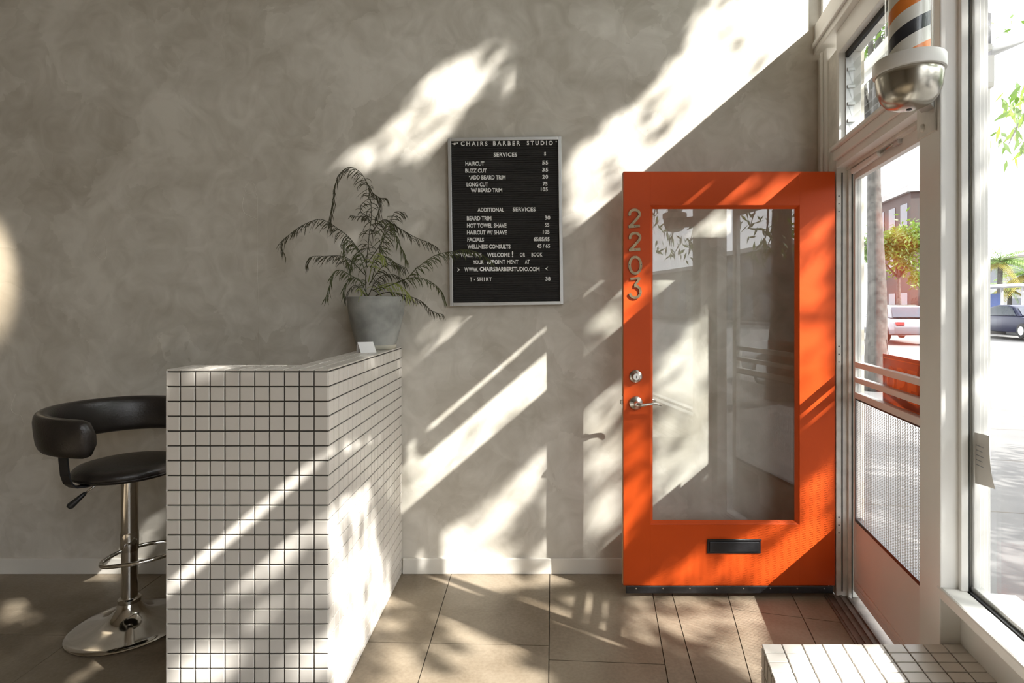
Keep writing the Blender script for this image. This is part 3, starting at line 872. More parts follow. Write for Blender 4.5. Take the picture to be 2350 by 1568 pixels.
def side_tile(v0, v1, z0, z1, parent):
    g = GR / 2; b = 0.0048
    vs = [bp(b, v1 - g, z0 + g), bp(b, v0 + g, z0 + g), bp(b, v0 + g, z1 - g), bp(b, v1 - g, z1 - g),
          bp(0, v1 - g - .001, z0 + g + .001), bp(0, v0 + g + .001, z0 + g + .001), bp(0, v0 + g + .001, z1 - g - .001), bp(0, v1 - g - .001, z1 - g - .001)]
    MB().hexa(vs).build('tile', M['tile'], parent)
nrow = 0
v = 0.0
while v < VL - 0.01:
    v1 = min(v + TY, VL)
    u = 0.0
    if nrow < 12:
        while u < UL - 0.01:
            u1 = min(u + TX, UL); skew_tile(u, u1, v, v1, bn); u = u1
        z = BZ - 0.007
        while z > 0.01 and nrow < 8:
            z0 = max(0.0, z - TX); side_tile(v, v1, z0, z, bn); z = z0
    nrow += 1; v = v1
# remaining tiles further towards the eye, outside the picture
mb = MB()
v = 12 * TY
while v < VL - 0.01:
    v1 = min(v + TY, VL); u = 0.0
    while u < UL - 0.01:
        u1 = min(u + TX, UL); g = GR / 2
        mb.hexa([bp(u + g, v1 - g, BZ - 0.0055), bp(u1 - g, v1 - g, BZ - 0.0055), bp(u1 - g, v + g, BZ - 0.0055), bp(u + g, v + g, BZ - 0.0055),
                 bp(u + g, v1 - g, BZ), bp(u1 - g, v1 - g, BZ), bp(u1 - g, v + g, BZ), bp(u + g, v + g, BZ)]); u = u1
    v = v1
v = 8 * TY
while v < VL - 0.01:
    v1 = min(v + TY, VL); z = BZ - 0.007
    while z > 0.01:
        z0 = max(0.0, z - TX); g = GR / 2
        mb.hexa([bp(0, v1 - g, z0 + g), bp(e, v1 - g, z0 + g), bp(e, v + g, z0 + g), bp(0, v + g, z0 + g), bp(0, v1 - g, z - g), bp(e, v1 - g, z - g), bp(e, v + g, z - g), bp(0, v + g, z - g)]); z = z0
    v = v1
o = mb.build('tile_field', M['tile'], bn); o['kind'] = 'stuff'

# ------------------------------------------------------------------ bar stool
SXc, SYc = -1.786, 2.503
st = empty('bar_stool', (SXc, SYc, 0), 'black leather bar stool with curved low back on a chrome pedestal', 'stool')
C0 = (SXc, SYc, 0)
prof = [(0.215, 0.0), (0.227, 0.003), (0.2285, 0.007), (0.224, 0.011), (0.205, 0.017), (0.17, 0.026), (0.13, 0.037), (0.095, 0.050), (0.070, 0.066), (0.052, 0.086), (0.043, 0.105), (0.040, 0.112)]
MB().lathe(prof, C0, 72).build('base', M['chrome'], st, smooth=True, autosmooth=60)
MB().lathe([(0.043, 0.110), (0.0435, 0.125), (0.038, 0.130), (0.034, 0.131)], C0, 36).build('collar', M['chrome'], st, smooth=True, autosmooth=40)
MB().lathe([(0.0305, 0.12), (0.0305, 0.42)], C0, 32).build('lower_tube', M['chrome'], st, smooth=True, autosmooth=40)
MB().lathe([(0.0335, 0.335), (0.0345, 0.34), (0.0345, 0.415), (0.0335, 0.42)], C0, 32).build('footrest_clamp', M['chrome'], st, smooth=True, autosmooth=40)
MB().lathe([(0.0325, 0.415), (0.0325, 0.665)], C0, 32).build('pedestal_tube', M['chrome'], st, smooth=True, autosmooth=40)
MB().lathe([(0.06, 0.660), (0.075, 0.665), (0.075, 0.672), (0.06, 0.676)], C0, 32).build('seat_plate', M['black_metal'], st, smooth=True, autosmooth=40)
# footrest hoop
hp = [(0.0, -0.005), (-0.022, -0.04), (-0.033, -0.08), (-0.03, -0.125), (0.0, -0.15), (0.05, -0.145), (0.13, -0.115), (0.20, -0.06), (0.225, 0.0), (0.20, 0.06), (0.13, 0.10), (0.06, 0.07), (0.025, 0.03), (0.0, 0.0)]
MB().tube(smooth_path([(SXc + x, SYc + y, 0.345 - 0.10 * abs(y)) for x, y in hp]), 0.0085, 12).build('footrest', M['chrome'], st, smooth=True)
# seat cushion
SZ = 0.676
prof = [(0.06, 0.0), (0.17, 0.0), (0.192, 0.004), (0.203, 0.014), (0.206, 0.026), (0.203, 0.038), (0.192, 0.048), (0.165, 0.055), (0.10, 0.058), (0.02, 0.057)]
se = MB().lathe(prof, (SXc, SYc, SZ), 64).build('seat', M['leather'], st, smooth=True)
MB().tube([(SXc + 0.2045 * math.cos(a * math.pi / 32), SYc + 0.2045 * math.sin(a * math.pi / 32), SZ + 0.016) for a in range(65)], 0.0028, 6, caps=False).build('piping', M['leather'], se, smooth=True)
# curved padded back, opening towards the counter
bk = MB()
sec = 18; ns = 48; rings = []
for i in range(ns + 1):
    a = math.radians(76 + (284 - 76) * i / ns)
    e_ = min(i, ns - i) / ns
    endk = min(1.0, (e_ / 0.045)) if e_ < 0.045 else 1.0
    rnd = math.sqrt(max(0.0, 1 - (1 - endk) ** 2))
    front = abs(i / ns - 0.5) * 2
    ctr = 0.900 - 0.012 * front ** 3
    hh = (0.082 - 0.006 * front ** 2) * (0.35 + 0.65 * rnd)
    th = 0.032 * (0.35 + 0.65 * rnd)
    R = 0.283
    ring = []
    for j in range(sec):
        t_ = 2 * math.pi * j / sec
        ct_, st_ = math.cos(t_), math.sin(t_)
        dx = th * math.copysign(abs(ct_) ** 0.75, ct_); dz = hh * math.copysign(abs(st_) ** 0.6, st_)
        lean = 0.10 * dz
        ring.append((SXc - 0.008 + (R + dx + lean) * math.cos(a), SYc + (R + dx + lean) * math.sin(a), ctr + dz))
    rings.append(ring)
vs = [v for r in rings for v in r]
fs = [(i * sec + j, i * sec + (j + 1) % sec, (i + 1) * sec + (j + 1) % sec, (i + 1) * sec + j) for i in range(ns) for j in range(sec)]
fs += [tuple(range(sec)), tuple(ns * sec + j for j in range(sec))]
bk.add(vs, fs)
bko = bk.build('backrest', M['leather'], st, smooth=True)
for sgn in (1, -1):
    a = math.radians(180 + (74 if sgn == 1 else -98))
    ca, sa = math.cos(a), math.sin(a)
    path = [(0.275, 0.86), (0.272, 0.80), (0.266, 0.74), (0.255, 0.705), (0.235, 0.685), (0.20, 0.678), (0.12, 0.674)]
    mb = MB(); tw = 0.024
    tx, ty = -sa, ca
    prev = None
    for i, (r, z) in enumerate(path):
        n_ = Vector((path[min(i + 1, len(path) - 1)][0] - path[max(i - 1, 0)][0], path[min(i + 1, len(path) - 1)][1] - path[max(i - 1, 0)][1])).normalized()
        nr, nz_ = -n_.y * 0.003, n_.x * 0.003
        cur = [Vector((SXc + (r + s2 * nr) * ca + s1_ * tw * tx, SYc + (r + s2 * nr) * sa + s1_ * tw * ty, z + s2 * nz_)) for s1_, s2 in ((-1, -1), (1, -1), (1, 1), (-1, 1))]
        if prev: mb.hexa(prev + cur)
        prev = cur
    mb.build('back_bracket', M['black_metal'], st)
lv = MB().tube([(SXc - 0.05, SYc - 0.10, 0.668), (SXc - 0.095, SYc - 0.135, 0.628)], 0.004, 8).build('height_lever', M['chrome'], st, smooth=True)
MB().tube([(SXc - 0.090, SYc - 0.132, 0.632), (SXc - 0.098, SYc - 0.138, 0.623), (SXc - 0.128, SYc - 0.163, 0.588), (SXc - 0.133, SYc - 0.167, 0.582)], [0.007, 0.009, 0.0145, 0.010], 12).build('lever_grip', M['black_plastic'], lv, smooth=True)

# ------------------------------------------------------------------ letter board
YBd = 2.962
def bpx(x, y): return px(x, y, YBd)
tl, tr_, br, bl = bpx(1027, 316), bpx(1288, 312.5), bpx(1293, 699), bpx(1032, 703)
bcen = (tl + br) / 2
lb = empty('letter_board', (bcen.x, YW - 0.001, bl.z), 'black felt letter board in a silver frame listing barber prices', 'letter board')
def lerp4(u, v, d=0.0):
    a = tl.lerp(tr_, u); b = bl.lerp(br, u); p = a.lerp(b, v); return Vector((p.x, p.y - d, p.z))
def quad_slab(u0, u1, v0, v1, y0, y1):
    c_ = [lerp4(u0, v1), lerp4(u1, v1), lerp4(u1, v0), lerp4(u0, v0)]
    return MB().hexa([(c.x, y0, c.z) for c in c_] + [(c.x, y1, c.z) for c in c_])
YBF = YW - 0.001
fw, fv = 0.030, 0.0205
quad_slab(0.0, 1.0, 0.0, 1.0, YBd + 0.018, YBF).build('backing', M['alu'], lb)
quad_slab(0.0, fw, 0.0, 1.0, YBd, YBd + 0.02).build('frame_side', M['alu'], lb, bevel=0.002)
quad_slab(1 - fw, 1.0, 0.0, 1.0, YBd, YBd + 0.02).build('frame_side', M['alu'], lb, bevel=0.002)
quad_slab(fw, 1 - fw, 0.0, fv, YBd, YBd + 0.02).build('frame_top', M['alu'], lb, bevel=0.002)
quad_slab(fw, 1 - fw, 1 - fv, 1.0, YBd, YBd + 0.02).build('frame_bottom', M['alu'], lb, bevel=0.002)
quad_slab(fw, 1 - fw, fv, 1 - fv, YBd + 0.012, YBd + 0.0185).build('felt_panel', M['felt'], lb)
nr = 72
mb = MB()
for k in range(nr):
    v0 = fv + (1 - 2 * fv) * k / nr; v1 = fv + (1 - 2 * fv) * (k + 0.62) / nr
    c_ = quad_slab(fw, 1 - fw, v0, v1, YBd + 0.0085, YBd + 0.0125); mb.add(c_.v, c_.f)
o = mb.build('felt_ribs', M['felt'], lb); o['kind'] = 'stuff'
LS = 3.486
def cxy(x, y): return 980 + x / LS, 280 + y / LS
def put_text(txt, x0, x1, y0, y1, bold=0.030, spacing=1.0):
    a = cxy(x0, y1); b = cxy(x1, y0)
    p0 = bpx(*a); p1 = bpx(*b)
    yf = YBd + 0.0085
    slope = -0.011
    mbt = text_mesh(txt, lambda x, y, d: (p0.x + x, yf - d, p0.z + y - 0.0 + x * 0.0), p1.x - p0.x, p1.z - p0.z, bold=bold, extrude=0.002, spacing=spacing)
    mbt.build('lettering', M['letter'], lb)
TXT = [('CHAIRS', 268, 483, 152, 188, 1.5), ('BARBER', 527, 745, 149, 185, 1.5), ('STUDIO', 798, 1007, 147, 182, 1.5),
       ('SERVICES', 532, 720, 242, 275, 1.1), ('$', 936, 952, 236, 270, 1), ('HAIRCUT', 305, 457, 313, 347, 1), ('55', 922, 969, 306, 338, 1.2),
       ('BUZZ CUT', 304, 477, 370, 403, 1), ('35', 922, 969, 364, 395, 1.2), ('ADD BEARD TRIM', 345, 627, 424, 458, 1), ('20', 923, 968, 420, 452, 1.2),
       ('LONG CUT', 315, 488, 482, 515, 1), ('75', 926, 964, 476, 508, 1), ('W/ BEARD TRIM', 348, 600, 527, 560, 1), ('105', 910, 966, 521, 553, 1.1),
       ('ADDITIONAL', 403, 616, 684, 718, 1.05), ('SERVICES', 685, 868, 681, 714, 1.1), ('BEARD TRIM', 317, 514, 752, 787, 1), ('30', 943, 986, 748, 781, 1),
       ('HOT TOWEL SHAVE', 318, 635, 810, 845, 1), ('55', 943, 978, 806, 838, 1), ('HAIRCUT W/ SHAVE', 318, 638, 866, 900, 1), ('105', 927, 980, 862, 894, 1),
       ('FACIALS', 321, 454, 924, 957, 1), ('65/85/95', 853, 981, 919, 954, 0.95), ('WELLNESS CONSULTS', 321, 667, 979, 1013, 1), ('45 / 65', 880, 984, 974, 1008, 1),
       ('WALK INS', 265, 435, 1047, 1082, 1.05), ('WELCOME', 480, 662, 1045, 1080, 1.15), ('!', 678, 690, 1033, 1082, 1), ('OR', 742, 785, 1045, 1078, 1.1), ('BOOK', 835, 924, 1044, 1076, 1.1),
       ('YOUR', 365, 452, 1105, 1138, 1), ('APPOINT MENT', 478, 730, 1103, 1137, 1.1), ('AT', 783, 820, 1102, 1134, 1.1),
       ('WWW.', 297, 408, 1163, 1197, 1.1), ('CHAIRSBARBERSTUDIO.COM', 420, 900, 1160, 1194, 1),
       ('T', 343, 359, 1243, 1277, 1), ('SH1RT', 398, 518, 1242, 1275, 1.2), ('38', 948, 988, 1239, 1270, 1)]
for t_ in TXT: put_text(t_[0], t_[1], t_[2], t_[3], t_[4], spacing=t_[5])
for x, y, r in ((241, 165, 9), (1034, 153, 8), (338, 433, 7), (378, 1262, 7)):
    c = bpx(*cxy(x, y)); rr = r / LS / F * YBd
    mb = MB(); n_ = 10
    pts = [(c.x + (rr if k % 2 == 0 else rr * 0.45) * math.sin(k * math.pi / 5), c.z + (rr if k % 2 == 0 else rr * 0.45) * math.cos(k * math.pi / 5)) for k in range(10)]
    mb.add([(p[0], YBd + 0.0065, p[1]) for p in pts] + [(p[0], YBd + 0.0085, p[1]) for p in pts], [tuple(range(10)), tuple(range(19, 9, -1))] + [(k, (k + 1) % 10, 10 + (k + 1) % 10, 10 + k) for k in range(10)])
    mb.build('star', M['letter'], lb)
def glyph(poly, name):
    P = [bpx(*cxy(x, y)) for x, y in poly]; n_ = len(P)
    mb = MB(); mb.add([(p.x, YBd + 0.0065, p.z) for p in P] + [(p.x, YBd + 0.0085, p.z) for p in P], [tuple(range(n_)), tuple(range(2 * n_ - 1, n_ - 1, -1))] + [(k, (k + 1) % n_, n_ + (k + 1) % n_, n_ + k) for k in range(n_)])
    mb.build(name, M['letter'], lb)
glyph([(240, 1165), (264, 1182), (240, 1199), (248, 1182)], 'arrow'); glyph([(968, 1157), (945, 1173), (968, 1189), (960, 1173)], 'arrow')
for (ox, oy) in ((197, 163), (226, 1049)):
    glyph([(ox, oy + 6), (ox + 14, oy + 5), (ox + 17, oy + 1), (ox + 31, oy), (ox + 31, oy + 14), (ox + 20, oy + 19), (ox + 14, oy + 16), (ox + 14, oy + 11), (ox, oy + 10)], 'pointing_hand')

# ------------------------------------------------------------------ plant pot on the counter
PX_, PY_ = -0.790, 2.842
pt = empty('plant_pot', (PX_, PY_, CZT), 'tapered grey clay pot standing on the counter end', 'pot')
prof = [(0.088, 0.0), (0.093, 0.004), (0.104, 0.05), (0.120, 0.11), (0.134, 0.18), (0.1425, 0.245), (0.145, 0.258), (0.1415, 0.262), (0.136, 0.258), (0.133, 0.235)]
MB().lathe(prof, (PX_, PY_, CZT), 56, cap=True).build('body', M['pot'], pt, smooth=True, autosmooth=50)
MB().lathe([(0.134, 0.234), (0.09, 0.240), (0.03, 0.243), (0.001, 0.243)], (PX_, PY_, CZT), 40).build('soil', M['soil'], pt, smooth=True)
MB().lathe([(0.0885, 0.0), (0.0945, 0.004), (0.0985, 0.022), (0.0975, 0.024)], (PX_, PY_, CZT), 48).build('foot_stain', M['pot_base'], pt, smooth=True)

plant = empty('potted_plant', (PX_, PY_, CZT + 0.24), 'airy plant with arching stems and drooping needle leaves in grey pot', 'plant')
def pc(x, y): return 600 + x / 3.135, 360 + y / 3.135
FR = [  # (points in crop pixels, depth offset at tip, leaf length, two sided, material)
    ([(755, 1010), (750, 850), (775, 560), (790, 420), (780, 280), (745, 160), (690, 95), (630, 75), (570, 115), (535, 200), (515, 320), (495, 420), (500, 500)], -0.10, 90, 'frond_dark', 300),
    ([(745, 160), (800, 260), (850, 300), (848, 380), (815, 450)], -0.02, 85, 'frond_dark', 0),
    ([(800, 260), (850, 295), (900, 300), (915, 335)], -0.05, 40, 'frond_dark', 0),
    ([(760, 760), (640, 590), (540, 510), (480, 470), (410, 450), (300, 490), (200, 560), (140, 620), (160, 690)], -0.16, 85, 'frond_dark', 120),
    ([(755, 860), (690, 670), (625, 600), (590, 630), (600, 720), (640, 790)], -0.22, 85, 'frond', 60),
    ([(745, 850), (610, 725), (450, 715), (350, 722), (330, 775)], -0.12, 90, 'frond_dark', 100),
    ([(745, 920), (640, 850), (560, 815), (510, 850), (485, 960), (460, 1020)], -0.20, 70, 'frond', 80),
    ([(765, 760), (850, 640), (915, 510), (945, 430), (965, 395), (1030, 400)], -0.06, 95, 'frond_dark', 120),
    ([(785, 560), (850, 470), (900, 455), (940, 480), (1020, 530), (1110, 580), (1200, 615), (1255, 645)], 0.02, 85, 'frond_dark', 60),
    ([(790, 900), (860, 640), (905, 480), (960, 545), (1000, 640), (1040, 740)], -0.18, 95, 'frond', 200),
    ([(800, 960), (1020, 890), (1120, 800), (1250, 710), (1380, 680), (1470, 668), (1560, 690), (1650, 745)], -0.20, 80, 'frond', 260),
    ([(830, 970), (1010, 890), (1110, 868), (1200, 890), (1280, 950), (1320, 1030)], -0.22, 75, 'frond', 200),
    ([(820, 1000), (920, 975), (1050, 1000), (1150, 1040), (1230, 1110), (1310, 1135)], -0.12, 60, 'frond_dark', 90),
    ([(870, 1010), (830, 950), (880, 922), (950, 908), (1000, 925), (1050, 975), (1070, 1000)], -0.16, 90, 'frond_lit', 60),
    ([(760, 1005), (712, 945), (720, 985), (705, 1010)], -0.14, 50, 'frond_lit', 10),
    ([(750, 1005), (690, 930), (640, 945), (600, 1030)], -0.10, 60, 'frond_dark', 60),
    ([(775, 920), (860, 800), (940, 760), (1040, 800)], 0.03, 85, 'frond_dark', 40),
    ([(770, 900), (800, 760), (830, 700), (860, 700), (890, 760)], -0.20, 70, 'frond_lit', 90),
    ([(765, 800), (720, 700), (690, 690), (660, 740), (640, 830)], -0.06, 85, 'frond', 30),
    ([(780, 800), (840, 720), (900, 720), (960, 760), (1000, 820)], -0.08, 80, 'frond', 40),
    ([(785, 470), (750, 430), (690, 430), (640, 420)], -0.04, 40, 'frond_dark', 0),
    ([(790, 440), (720, 400), (715, 350), (770, 300)], -0.05, 55, 'frond_dark', 0),
    ([(770, 1000), (820, 900), (880, 850), (960, 850), (1040, 900)], -0.05, 75, 'frond_dark', 40),
    ([(765, 1000), (700, 880), (640, 880), (600, 930), (590, 1000)], -0.04, 70, 'frond', 50),
]
rp_ = random.Random(11)
def depth_along(p, t, off, base=PY_): return base + off * t
for pts, off, ll, mk, skip in FR:
    n_ = len(pts)
    # arc parameter
    dens = smooth_path([Vector((x, y)) for x, y in pts], 8)
    dist = [0]
    for i in range(1, len(dens)): dist.append(dist[-1] + (dens[i] - dens[i - 1]).length)
    tot = dist[-1]
    W3 = []
    for i, p in enumerate(dens):
        x, y = pc(p.x, p.y); W3.append(px(x, y, min(2.965, PY_ + off * (dist[i] / tot))))
    mb = MB()
    mb.tube(W3, [0.0021 * (1 - 0.75 * dist[i] / tot) + 0.0003 for i in range(len(W3))], 5)
    s_ = max(skip, 20); k = 0
    while s_ < tot:
        i = max(1, min(len(dens) - 1, next((j for j, d in enumerate(dist) if d >= s_), len(dens) - 1)))
        tg = (dens[i] - dens[i - 1]).normalized()
        side = 1 if k % 2 == 0 else -1
        nrm = Vector((-tg.y, tg.x)) * side
        L = ll * rp_.uniform(0.75, 1.5) * (0.75 + 0.25 * (1 - s_ / tot))
        k1 = rp_.uniform(0.2, 0.9)
        d0 = (tg * rp_.uniform(0.3, 0.8) + nrm * rp_.uniform(0.05, 0.4) + Vector((0, 0.55))).normalized()
        d1 = (tg * 0.35 * k1 + nrm * rp_.uniform(-0.1, 0.2) + Vector((rp_.uniform(-.4, .4), 0.6 + 0.5 * k1))).normalized()
        a = W3[i]; wl_ = 0.0016 * rp_.uniform(0.7, 1.35)
        p2 = dens[i].copy(); yy = a.y; cur = []
        dyy = rp_.uniform(-0.018, 0.012)
        seg = 4
        for j in range(seg + 1):
            t_ = j / seg
            x, y = pc(p2.x, p2.y)
            P3 = px(x, y, min(2.975, yy + dyy * t_))
            dd = (d0 * (1 - t_) + d1 * t_).normalized()
            pr = Vector((dd.y, 0, dd.x))      # perpendicular in the picture plane
            wv = wl_ * (0.5 + 1.3 * t_ * (1 - t_) * 2) * (1 - 0.85 * t_ ** 4)
            cur.append((P3 - pr * wv, P3 + pr * wv + Vector((0, rp_.uniform(-.002, .002), 0))))
            p2 = p2 + dd * (L / seg)
        vs = [q for c2 in cur for q in c2]
        mb.add(vs, [(2 * j, 2 * j + 1, 2 * j + 3, 2 * j + 2) for j in range(seg)])
        s_ += rp_.uniform(5, 16); k += 1 if rp_.random() < 0.75 else 2
    mb.build('frond', M[mk], plant)

# folded card beside the pot
cd = empty('tent_card', (-0.78, 2.63, CZT), 'small white folded card with red and grey print in front of the pot', 'card')
c0 = px(828, 809, 2.600); c1 = px(864, 804, 2.630); zt = CZT
A0 = Vector((c0.x, c0.y, zt)); A1 = Vector((c1.x, c1.y, zt))
dirv = (A1 - A0).normalized(); back = Vector((-dirv.y, dirv.x, 0))
hgt = 0.048
top0 = A0 + back * 0.022 + Vector((-0.012, 0, hgt)); top1 = A1 + back * 0.022 + Vector((-0.012, 0, hgt))
def sheet(a, b, c2, d, name, m_, par, th=0.0008):
    n_ = (b - a).cross(d - a).normalized() * th
    return MB().hexa([a, b, c2, d, a + n_, b + n_, c2 + n_, d + n_]).build(name, m_, par)
sheet(A0, A1, top1, top0, 'front_face', M['card'], cd)
B0 = A0 + back * 0.044 + Vector((-0.014, 0, 0)); B1 = A1 + back * 0.044 + Vector((-0.014, 0, 0))
sheet(B1, B0, top0, top1, 'back_face', M['card'], cd)
def on_card(u, v, d=0.0012):
    a = A0.lerp(A1, u); b = top0.lerp(top1, u)
    n_ = (A1 - A0).cross(top0 - A0).normalized()
    return a.lerp(b, v) - n_ * 0.0006
for (u0, u1, v0, v1, m_) in ((0.42, 0.58, 0.68, 0.72, 'ink_red'), (0.30, 0.70, 0.58, 0.62, 'ink_red'), (0.22, 0.80, 0.42, 0.47, 'ink_grey'), (0.22, 0.80, 0.34, 0.38, 'ink_grey')):
    MB().add([on_card(u0, v0), on_card(u1, v0), on_card(u1, v1), on_card(u0, v1)], [(0, 1, 2, 3)]).build('print_line', M[m_], cd)

# ------------------------------------------------------------------ barber pole on the post
BX, BY = 1.0038, 1.5156
bpz = 2.040
bpo = empty('barber_pole', (BX, BY, bpz), 'wall-mounted barber pole with orange white and black stripes and steel bowl', 'barber pole')
Cb = (BX, BY, bpz)
MB().lathe([(0.0113, -0.1000), (0.0283, -0.0981), (0.0519, -0.0887), (0.0661, -0.0717), (0.0746, -0.0491), (0.0783, -0.0189), (0.0788, 0.0000)], Cb, 56).build('bowl', M['steel'], bpo, smooth=True)
MB().lathe([(0.0000, -0.1005), (0.0066, -0.1005), (0.0066, -0.1019), (0.0000, -0.1019)], Cb, 16, cap=False).build('drain_screw', M['black_metal'], bpo)
MB().lathe([(0.0788, -0.0057), (0.0835, -0.0038), (0.0845, 0.0000), (0.0845, 0.0283), (0.0821, 0.0321), (0.0566, 0.0340)], Cb, 56).build('rim_ring', M['white_wood'], bpo, smooth=True, autosmooth=40)
POLE_PHASE = 0.62
M['pole'] = pole_mat('barber_stripes', 0.148, -1.0)
me_o = MB().lathe([(0.0477, 0.0321), (0.0477, 0.5662)], Cb, 56).build('striped_cylinder', M['pole'], bpo, smooth=True, autosmooth=40)
MB().lathe([(0.0552, 0.0340), (0.0552, 0.5662)], Cb, 56, cap=False).build('glass_tube', M['glass'], bpo, smooth=True)
MB().lathe([(0.0552, 0.5662), (0.0835, 0.5681), (0.0845, 0.5719), (0.0845, 0.5964), (0.0783, 0.6002)], Cb, 56).build('top_ring', M['white_wood'], bpo, smooth=True, autosmooth=40)
MB().lathe([(0.0783, 0.6002), (0.0755, 0.6417), (0.0566, 0.6795), (0.0283, 0.6965), (0.0019, 0.7002)], Cb, 48).build('top_dome', M['steel'], bpo, smooth=True)
# bracket to the post
br_ = MB().sf(1.118, 1.222, -0.130, -0.124, 1.904, 2.03).build('bracket_plate', M['old_white'], bpo, bevel=0.002)
MB().lathe_axis([(0.011, 0), (0.011, 0.003), (0.008, 0.006), (0.001, 0.007)], SF(1.155, -0.130, 1.930), (-SN[0], -SN[1], 0), 16).build('bolt', M['old_white'], br_, smooth=True)
pA = SF(1.185, -0.128, 0)
pB = Vector((BX + 0.03, BY + 0.01, 0))
dv = (pB - pA).normalized(); sv = Vector((-dv.y, dv.x, 0)) * 0.019
MB().hexa([p + Vector((0, 0, zz)) for zz in (1.968, 2.036) for p in (pA + sv, pA - sv, pB - sv, pB + sv)]).build('bracket_arm', M['alu'], bpo, bevel=0.002)

# ------------------------------------------------------------------ outside: ground
def ground(name, w0, w1, z, m_, label, q0=-70, q1=90):
    o = MB().sf(q0, q1, w0, w1, z - 0.3, z).build(name, m_)
    return struct(o, label)
ground('sidewalk', 0.17, 3.9, -0.02, M['pavement'], 'pale concrete sidewalk outside the shop')
struct(MB().sf(-0.262, QE, 0.10, 0.17, -0.32, -0.02).build('sidewalk_edge', M['pavement']), 'strip of sidewalk against the shop front')
ground('kerb', 3.9, 4.05, -0.02, M['pavement'], 'street kerb')
ground('road', 4.05, 24.0, -0.14, M['asphalt'], 'wide sun-bleached street')
ground('far_sidewalk', 24.0, 29.0, 0.02, M['pavement'], 'sidewalk across the street')
for k in range(-12, 8):
    pass
# expansion joints of the sidewalk are dark narrow strips
sw_o = bpy.data.objects['sidewalk']
for k in range(-8, 6):
    MB().sf(k * 1.5, k * 1.5 + 0.012, 0.17, 3.9, -0.0205, -0.0195).build('joint_line', M['joint'], sw_o)

# ------------------------------------------------------------------ outside: buildings across the street
def building(q0, q1, w0, depth, h, m_, label, nf, nc, name='building'):
    r = empty(name, SF((q0 + q1) / 2, w0, 0), label, 'building', 'buildings across the street')
    MB().sf(q0, q1, w0, w0 + depth, 0, h).build('walls', m_, r)
    MB().sf(q0 - 0.2, q1 + 0.2, w0 - 0.25, w0 + depth, h, h + 0.4).build('parapet', M['stucco_white'] if m_ is not M['stucco_white'] else M['stucco'], r)
    fh = h / nf
    cw = (q1 - q0) / nc
    for f_ in range(nf):
        for c_ in range(nc):
            a = q0 + cw * (c_ + 0.22); b = q0 + cw * (c_ + 0.78)
            MB().sf(a, b, w0 - 0.03, w0 + 0.02, f_ * fh + fh * (0.05 if f_ == 0 else 0.3), f_ * fh + fh * 0.78).build('window', M['win_dark'], r)
    return r
building(-66, -46, 30, 14, 5.2, M['stucco_white'], 'distant white two storey building at the end of the street', 2, 6)
building(-45, -31, 29, 12, 6.5, M['stucco'], 'beige low building with dark windows beyond the bus shelter', 2, 4)
building(-30, -14, 29, 12, 7.5, M['stucco_white'], 'white building across from the shop with wide windows', 2, 5)
building(-13, 4, 28, 12, 6.0, M['stucco_dark'], 'dark brick shop block across the street', 2, 5)
building(5, 16, 28, 12, 6.6, M['stucco'], 'beige shop block across the street with parapet', 2, 4)
building(17, 34, 28, 12, 5.6, M['stucco_dark'], 'long dark low block across the street beside the warehouse', 2, 6)
building(35, 52, 27, 12, 6.3, M['stucco_dark'], 'long dark warehouse front further down the street', 2, 6)
building(53, 80, 27, 12, 5.4, M['stucco'], 'beige warehouse at the far end of the street', 1, 7)
# neighbouring taller building seen above the parked cars
building(-30, -22, 16.5, 0.6, 0.5, M['stucco_dark'], 'low dark planter wall in the street median', 1, 1, 'planter_wall')

